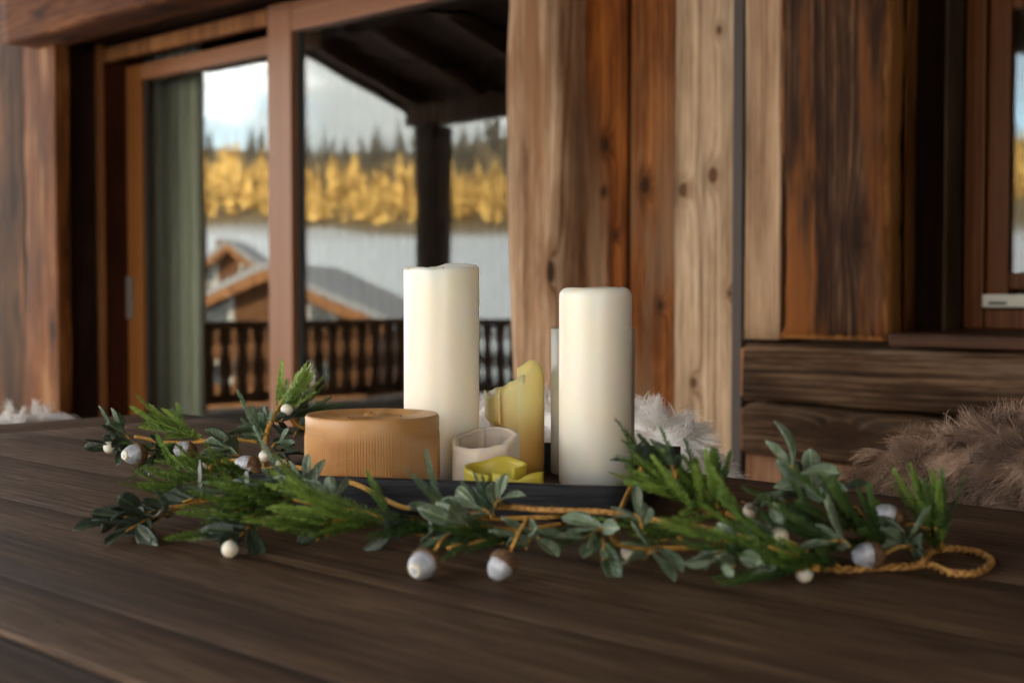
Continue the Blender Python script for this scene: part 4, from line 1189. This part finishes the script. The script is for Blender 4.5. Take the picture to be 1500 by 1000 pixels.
def twig(kind, A, B, n, key='n', spread=38, size=1.):
    n = int(n * (1.45 if A[0] < 480 else 1.0) + .5) if kind == 'fir' else int(n * (1.25 if A[0] < 480 else 1.) + .5)
    A, B = P(A), P(B)
    D = B - A; L = D.length; dn = D.normalized()
    reach = .042 if kind == 'fir' else .033
    size = size * min(1., max(.6, L / (reach * 1.25)))
    E = B - dn * min(reach * size, L * .75)
    mid = A.lerp(E, .5) + Vector((0, 0, .003))
    pts = spline([A, mid, E + dn * .004], 4)
    for p in pts: p.z = max(p.z, TZ + .0022)
    st = tube('fir_twig' if kind == 'fir' else 'leaf_twig', pts, [.0013 * (1 - .4 * i / len(pts)) for i in range(len(pts))], M_stem, gar, 6)
    side = Vector((0, 0, 1)).cross(dn).normalized(); upv = dn.cross(side)
    for k in range(n):
        last = k == n - 1
        t = 1.0 if last else (k + .6) / n
        p = A.lerp(E, t); p.z += .003 * math.sin(pi * t)
        sgn = 1 if k % 2 else -1
        if kind == 'fir':
            me, l = SHOOT[key][1 if last else min(3, max(0, int(rnd.gauss(1.5 + .8 * (1 - t), .8))))]
            ang = R(rnd.gauss(spread * .85, 8)) * (0 if last else sgn); el = R(rnd.gauss(8, 14))
        else:
            me = rnd.choice(LEAF[key]); l = .034
            ang = R(rnd.gauss(spread + 10, 14)) * (0 if last else sgn); el = R(rnd.gauss(6, 26))
        d = dn * math.cos(ang) + side * math.sin(ang)
        d = d * math.cos(el) + upv * math.sin(el)
        s = size * rnd.uniform(.85, 1.12)
        p.z = max(p.z, TZ + .004)
        d = floor_dir(p, d, l * s, .004)
        roll = rnd.gauss(0, .35) if kind == 'fir' else rnd.gauss(0, .8)
        o = link('shoot' if kind == 'fir' else 'leaf', me, None, aim(p, d, roll) @ Matrix.Scale(s, 4), st)
fir = lambda *a, **k: twig('fir', *a, **k)
lf = lambda *a, **k: twig('leaf', *a, **k)
def stem(pts, r0, r1=None, mat=None, name='stem'):
    pp = spline([P(p) for p in pts], 6)
    for i_, p in enumerate(pp):
        p.z = max(p.z, TZ + r0 * .9); p.z += .0003 * math.sin(i_ * .9) + (.006 if r0 > .0022 and i_ > 6 else 0)
    r1 = r0 if r1 is None else r1
    return tube(name, pp, [r0 + (r1 - r0) * i / (len(pp) - 1) for i in range(len(pp))], mat or M_stem, gar, 8)
# main stems
stem([(360, 690, .014), (400, 692, .02), (464, 698, .022), (502, 711, .022), (539, 728, .02), (577, 749, .018), (613, 757, .017), (720, 771, .015), (826, 767, .016)], .0026, .0018)
stem([(640, 752, .014), (716, 753, .02), (800, 758, .022), (900, 763, .021), (970, 776, .019), (1030, 785, .017), (1100, 800, .014), (1180, 818, .008)], .0024, .0026, M_cordm)
stem([(650, 763, .015), (760, 775, .016), (826, 766, .019)], .0017)
stem([(655, 803, .006), (710, 790, .01), (758, 778, .014)], .0016)
stem([(926, 710, .036), (908, 748, .027), (897, 775, .021), (900, 792, .016), (922, 800, .014), (1005, 803, .013), (1060, 800, .012)], .0021)
stem([(1065, 752, .016), (1100, 768, .015), (1140, 786, .013), (1182, 806, .01)], .0022, .0018)
stem([(387, 690, .014), (387, 674, -1.37), (390, 644, -1.385), (402, 617, -1.41), (417, 593, -1.43)], .0032, .0024)
stem([(198, 639, -1.46), (240, 647, -1.43), (276, 648, -1.41), (342, 643, -1.40), (390, 650, -1.385)], .0018, .0022)
stem([(215, 668, -1.40), (270, 667, -1.39), (340, 672, -1.38)], .0014)
stem([(280, 703, .012), (305, 693, .016), (335, 684, .02), (380, 682, .02)], .0024)
stem([(231, 747, .008), (276, 738, .012), (330, 727, .016), (400, 718, .018), (480, 730, .018)], .0022)
stem([(330, 727, .016), (375, 724, .018), (450, 735, .016), (560, 765, .014), (640, 790, .008)], .002)
stem([(417, 605, -1.42), (440, 625, -1.43), (470, 628, -1.44)], .002)
# cord with its end loop on the right
def braid(pts, name='cord'):
    pp = spline([P(p) for p in pts], 14)
    for ph in (0, pi):
        q_ = []
        for i, p in enumerate(pp):
            d = (pp[min(i + 1, len(pp) - 1)] - pp[max(i - 1, 0)]).normalized()
            s = d.cross(Vector((0, 0, 1))).normalized(); u = s.cross(d)
            a = i * .75 + ph
            v_ = p + (s * math.cos(a) + u * math.sin(a)) * .0014
            v_.z = max(v_.z, TZ + .0016); q_.append(v_)
        tube(name, q_, .0016, M_cordm, gar, 6)
braid([(1170, 818, .007), (1225, 833, .004), (1275, 831, .004), (1330, 829, .003), (1360, 826, .003), (1392, 838, .003), (1430, 838, .003), (1452, 822, .003), (1430, 808, .003), (1395, 803, .003), (1365, 806, .003), (1352, 822, .006)])
# fir
fir((402, 617, -1.42), (452, 552, -1.45), 7, 'b', 24)
fir((405, 612, -1.41), (470, 566, -1.42), 6, 'b', 24)
fir((420, 615, -1.43), (484, 598, -1.44), 6, 'd', 30)
fir((430, 640, -1.43), (472, 610, -1.45), 6, 'd', 35)
fir((388, 668, -1.38), (368, 606, -1.40), 4, 'f', 22)
fir((395, 640, -1.40), (362, 612, -1.42), 3, 'f', 22)
fir((300, 645, -1.42), (196, 622, -1.45), 7, 'b', 16)
fir((290, 643, -1.44), (215, 615, -1.47), 6, 'n', 18)
fir((260, 655, -1.40), (205, 690, -1.36), 4, 'd', 30)
fir((340, 690, .012), (240, 680, .02), 6, 'n', 26)
fir((335, 722, .018), (178, 732, .014), 8, 'n', 26)
fir((340, 715, .022), (205, 696, .03), 6, 'n', 22)
fir((380, 700, .02), (300, 700, .03), 6, 'n', 30)
fir((430, 735, .02), (264, 803, .006), 8, 'n', 24)
fir((440, 725, .028), (285, 765, .02), 8, 'n', 22)
fir((440, 712, .030), (300, 735, .03), 7, 'f', 24)
fir((560, 758, .022), (395, 735, .034), 8, 'b', 22)
fir((565, 762, .02), (385, 772, .02), 9, 'b', 24)
fir((550, 768, .014), (375, 798, .006), 8, 'n', 24)
fir((560, 762, .018), (470, 796, .006), 6, 'n', 28)
fir((575, 760, .02), (528, 720, .038), 4, 'n', 20)
fir((640, 775, .014), (540, 796, .006), 7, 'd', 30)
fir((650, 752, .02), (600, 698, .05), 3, 'f', 20)
fir((660, 754, .02), (628, 708, .045), 3, 'f', 20)
fir((725, 758, .02), (676, 708, .045), 4, 'f', 26)
fir((720, 785, .012), (620, 785, .018), 7, 'd', 30)
fir((760, 790, .012), (680, 808, .006), 6, 'd', 32)
fir((1040, 750, .022), (903, 645, .078), 7, 'd', 20)
fir((1040, 752, .022), (884, 682, .056), 8, 'n', 20)
fir((1050, 755, .028), (930, 690, .064), 8, 'b', 26)
fir((1055, 758, .03), (950, 730, .05), 7, 'b', 28)
fir((1050, 745, .03), (985, 668, .075), 6, 'n', 22)
fir((1060, 755, .02), (1010, 690, .06), 5, 'd', 22)
fir((1170, 815, .02), (975, 775, .03), 9, 'n', 24)
fir((1190, 820, .014), (1010, 800, .02), 9, 'd', 26)
fir((1200, 835, .01), (1055, 846, .006), 8, 'd', 24)
fir((1200, 830, .012), (1100, 850, .006), 7, 'n', 24)
fir((1230, 790, .02), (1118, 752, .034), 6, 'd', 22)
fir((1240, 800, .02), (1130, 775, .026), 6, 'd', 26)
fir((1275, 795, .018), (1180, 738, .048), 7, 'd', 24)
fir((1290, 792, .018), (1250, 738, .046), 5, 'd', 22)
fir((1310, 800, .012), (1215, 800, .02), 6, 'd', 30)
fir((1374, 806, .004), (1334, 728, .046), 5, 'n', 20)
fir((1378, 808, .004), (1394, 716, .052), 5, 'd', 20)
fir((1376, 806, .004), (1362, 726, .05), 4, 'n', 16)
fir((1230, 830, .008), (1160, 850, .005), 5, 'd', 30)
fir((1000, 790, .016), (900, 800, .010), 5, 'n', 26)
fir((880, 778, .012), (800, 790, .008), 4, 'd', 26)
fir((470, 735, .03), (398, 716, .036), 4, 'b', 22)
# leaves
lf((195, 650, -1.42), (122, 668, -1.38), 9, 'd', 34)
lf((190, 642, -1.44), (132, 618, -1.44), 5, 'n', 24)
lf((250, 660, -1.40), (185, 655, -1.40), 4, 'd', 40)
lf((260, 748, .012), (112, 772, .010), 9, 'd', 30)
lf((250, 752, .012), (150, 792, .005), 7, 'd', 36)
lf((300, 735, .018), (215, 735, .018), 5, 'd', 40)
lf((352, 662, -1.36), (285, 652, -1.36), 8, 'n', 40)
lf((350, 668, -1.34), (290, 690, .012), 7, 'n', 40)
lf((392, 640, -1.38), (345, 628, -1.40), 5, 'n', 40)
lf((398, 655, -1.36), (442, 640, -1.37), 6, 'n', 40)
lf((398, 620, -1.40), (440, 615, -1.41), 5, 'd', 45)
lf((405, 665, -1.35), (440, 675, .02), 5, 'd', 45)
lf((455, 722, .03), (408, 692, .044), 7, 'f', 38)
lf((465, 735, .026), (420, 720, .03), 5, 'f', 38)
lf((492, 748, .022), (474, 692, .05), 5, 'f', 22)
lf((722, 760, .022), (662, 722, .036), 8, 'f', 40)
lf((724, 745, .028), (752, 706, .05), 4, 'f', 30)
lf((715, 770, .018), (600, 792, .008), 8, 'n', 36)
lf((690, 775, .02), (615, 768, .022), 5, 'f', 34)
lf((605, 762, .02), (535, 796, .006), 7, 'd', 36)
lf((645, 744, .028), (600, 765, .02), 5, 'f', 40)
lf((892, 776, .022), (805, 806, .012), 5, 'f', 30)
lf((850, 770, .02), (895, 785, .014), 3, 'n', 30)
lf((884, 785, .02), (884, 848, .004), 3, 'n', 24)
lf((962, 802, .018), (915, 850, .004), 5, 'f', 30)
lf((785, 780, .02), (752, 834, .004), 4, 'f', 26)
lf((775, 778, .02), (815, 812, .01), 3, 'f', 26)
lf((940, 775, .028), (925, 722, .05), 5, 'f', 26)
lf((1062, 808, .018), (1012, 842, .004), 5, 'f', 32)
lf((1085, 815, .014), (1056, 858, .003), 4, 'f', 28)
lf((1150, 795, .02), (1082, 762, .032), 6, 'f', 36)
lf((1140, 830, .012), (1095, 842, .008), 4, 'f', 40)
lf((1190, 735, .034), (1148, 662, .082), 8, 'f', 30)
lf((1195, 735, .03), (1108, 738, .038), 7, 'f', 34)
lf((1200, 728, .04), (1175, 690, .065), 6, 'f', 40)
lf((1230, 735, .034), (1208, 715, .05), 4, 'd', 40)
lf((1250, 745, .03), (1290, 775, .02), 5, 'd', 40)
lf((1335, 805, .012), (1288, 765, .034), 8, 'f', 40)
lf((1315, 800, .012), (1352, 812, .006), 4, 'n', 36)
lf((1245, 800, .02), (1165, 780, .03), 5, 'f', 40)
lf((385, 740, .02), (305, 735, .026), 6, 'd', 36)
lf((370, 775, .014), (315, 804, .005), 6, 'd', 40)
lf((990, 700, .06), (975, 655, .082), 4, 'd', 30)
lf((940, 690, .062), (915, 660, .075), 4, 'd', 36)
lf((1035, 725, .034), (1050, 690, .052), 3, 'd', 30)
lf((480, 785, .01), (440, 800, .004), 4, 'd', 40)
# acorns and berries
M_nut, gg, b, o = new_mat('frosted_grey_acorn')
tc = gg.new('ShaderNodeTexCoord').outputs['Object']
n = gg.noise(tc, 110, 5, .65)
gg.put(b.inputs['Base Color'], gg.ramp(n, [(.32, (.20, .20, .21)), (.55, (.47, .475, .495)), (.72, (.74, .74, .75))])); gg.put(b.inputs['Roughness'], .5); bump(gg, b, n, .5, .001)
M_cup, gg, b, o = new_mat('brown_acorn_cup')
tc = gg.new('ShaderNodeTexCoord').outputs['Object']
vv = gg.new('ShaderNodeTexVoronoi'); gg.put(vv.inputs['Vector'], tc); gg.put(vv.inputs['Scale'], 480.)
gg.put(b.inputs['Base Color'], gg.ramp(vv.outputs['Distance'], [(.1, (.24, .125, .05)), (.7, (.085, .04, .016))])); gg.put(b.inputs['Roughness'], .75); bump(gg, b, vv.outputs['Distance'], -.8, .0015)
M_berry = wax('cream_berry', (.70, .64, .50), (.78, .73, .60), .4, scale=.004)
M_pit = plain('dark_acorn_tip', (.10, .045, .04), .7)
def acorn(p, d, r_=.0105, ring=False):
    """nut along d with its cup at the back and a pale ringed tip"""
    p = P(p); M0 = aim(p, Vector(d))
    prof = [(-.95, .35), (-.8, .62), (-.45, .92), (0, 1.02), (.5, .96), (.9, .76), (1.18, .48), (1.30, .26), (1.27, .16), (1.32, .07)]
    def rev(pr, sc, n_=20, jit=0.):
        vs, fs = [], []
        for k, (x_, q_) in enumerate(pr):
            for i in range(n_):
                a = 2 * pi * i / n_
                j = 1 + jit * rnd.uniform(-1, 1)
                vs.append((x_ * sc, q_ * sc * math.cos(a) * j, q_ * sc * math.sin(a) * j))
        for k in range(len(pr) - 1):
            for i in range(n_): fs.append((k * n_ + i, k * n_ + (i + 1) % n_, (k + 1) * n_ + (i + 1) % n_, (k + 1) * n_ + i))
        fs.append(tuple(range(n_))[::-1]); fs.append(tuple(range((len(pr) - 1) * n_, len(pr) * n_)))
        me = bpy.data.meshes.new('acorn'); me.from_pydata(vs, [], fs); me.polygons.foreach_set('use_smooth', [True] * len(me.polygons)); me.update(); return me
    r_ *= .92
    nut = link('acorn', rev(prof, r_), M_nut, M0, gar)
    link('cup', rev([(-1.25, .2), (-1.2, .5), (-.95, .86), (-.55, 1.06), (-.15, 1.14), (-.05, 1.12), (-.1, 1.03)], r_, 24, .02), M_cup, M0, nut)
    if ring:
        link('tip_ring', rev([(1.02, .60), (1.20, .52), (1.33, .42), (1.34, .32), (1.24, .22)], r_, 18, .09), M_berry, M0, nut)
        link('tip', rev([(1.20, .26), (1.26, .22), (1.27, .05)], r_, 14), M_pit, M0, nut)
    else:
        link('tip', rev([(1.26, .12), (1.37, .10), (1.42, .03)], r_, 10), M_pit, M0, nut)
    st_ = M0 @ Vector((-1.15 * r_, 0, 0)); en_ = M0 @ Vector((-1.15 * r_ - .022, 0, 0)) + Vector((0, 0, .006))
    tube('stalk', [st_, st_.lerp(en_, .5) + Vector((0, 0, .002)), en_], .0011, M_stem, nut, 6)
    return nut
cdir = -FH
Z1 = Vector((0, 0, 1))
acorn((198, 665, -1.37), cdir * .75 - RT * .75, .0108, True)
acorn((363, 683, -1.30), -RT + Z1 * .25, .0110)
acorn((368, 700, -1.28), -RT + cdir * .2 - Z1 * .15, .0110)
acorn((272, 660, -1.38), cdir * .3 - RT + Z1 * .3, .0100)
acorn((620, 826, .0105), cdir * .9 - RT * .45 - Z1 * .25, .0100, True)
acorn((735, 827, .0120), -RT * .55 + cdir * .35 - Z1 * .75, .0090)
acorn((1272, 813, .012), -RT + cdir * .15, .0095)
acorn((1180, 716, -1.10), -RT * .8 + cdir * .3 + Z1 * .2, .0110)
acorn((1302, 758, .030), -RT * .8 + Z1 * .4, .0098)
def berry(s, r_=.0062):
    p = P(s)
    bp = p + FH * .018 + RT * rnd.uniform(-.006, .012) + Vector((0, 0, .004))
    if bp.z < TZ + .002: bp.z = TZ + .002
    tube('berry_stalk', [p + FH * r_ * .8, p.lerp(bp, .6) + Vector((0, 0, .002)), bp], .0008, M_stem, gar, 6)
    o = lathe('berry', p, [(r_ * math.sin(R(a)), -r_ * math.cos(R(a))) for a in (8, 30, 55, 80, 105, 130, 155, 172)], M_berry, gar, 18)
for s in ((206, 746, .012), (337, 804, .0065), (480, 748, .024), (725, 735, .030), (296, 686, -1.33), (1178, 839, .0065), (388, 668, -1.34), (160, 655, -1.40), (1100, 748, .026), (420, 600, -1.40), (412, 681, -1.31), (922, 808, .008), (1142, 785, .024)):
    berry(s, .0062 if s[0] != 480 else .0052)
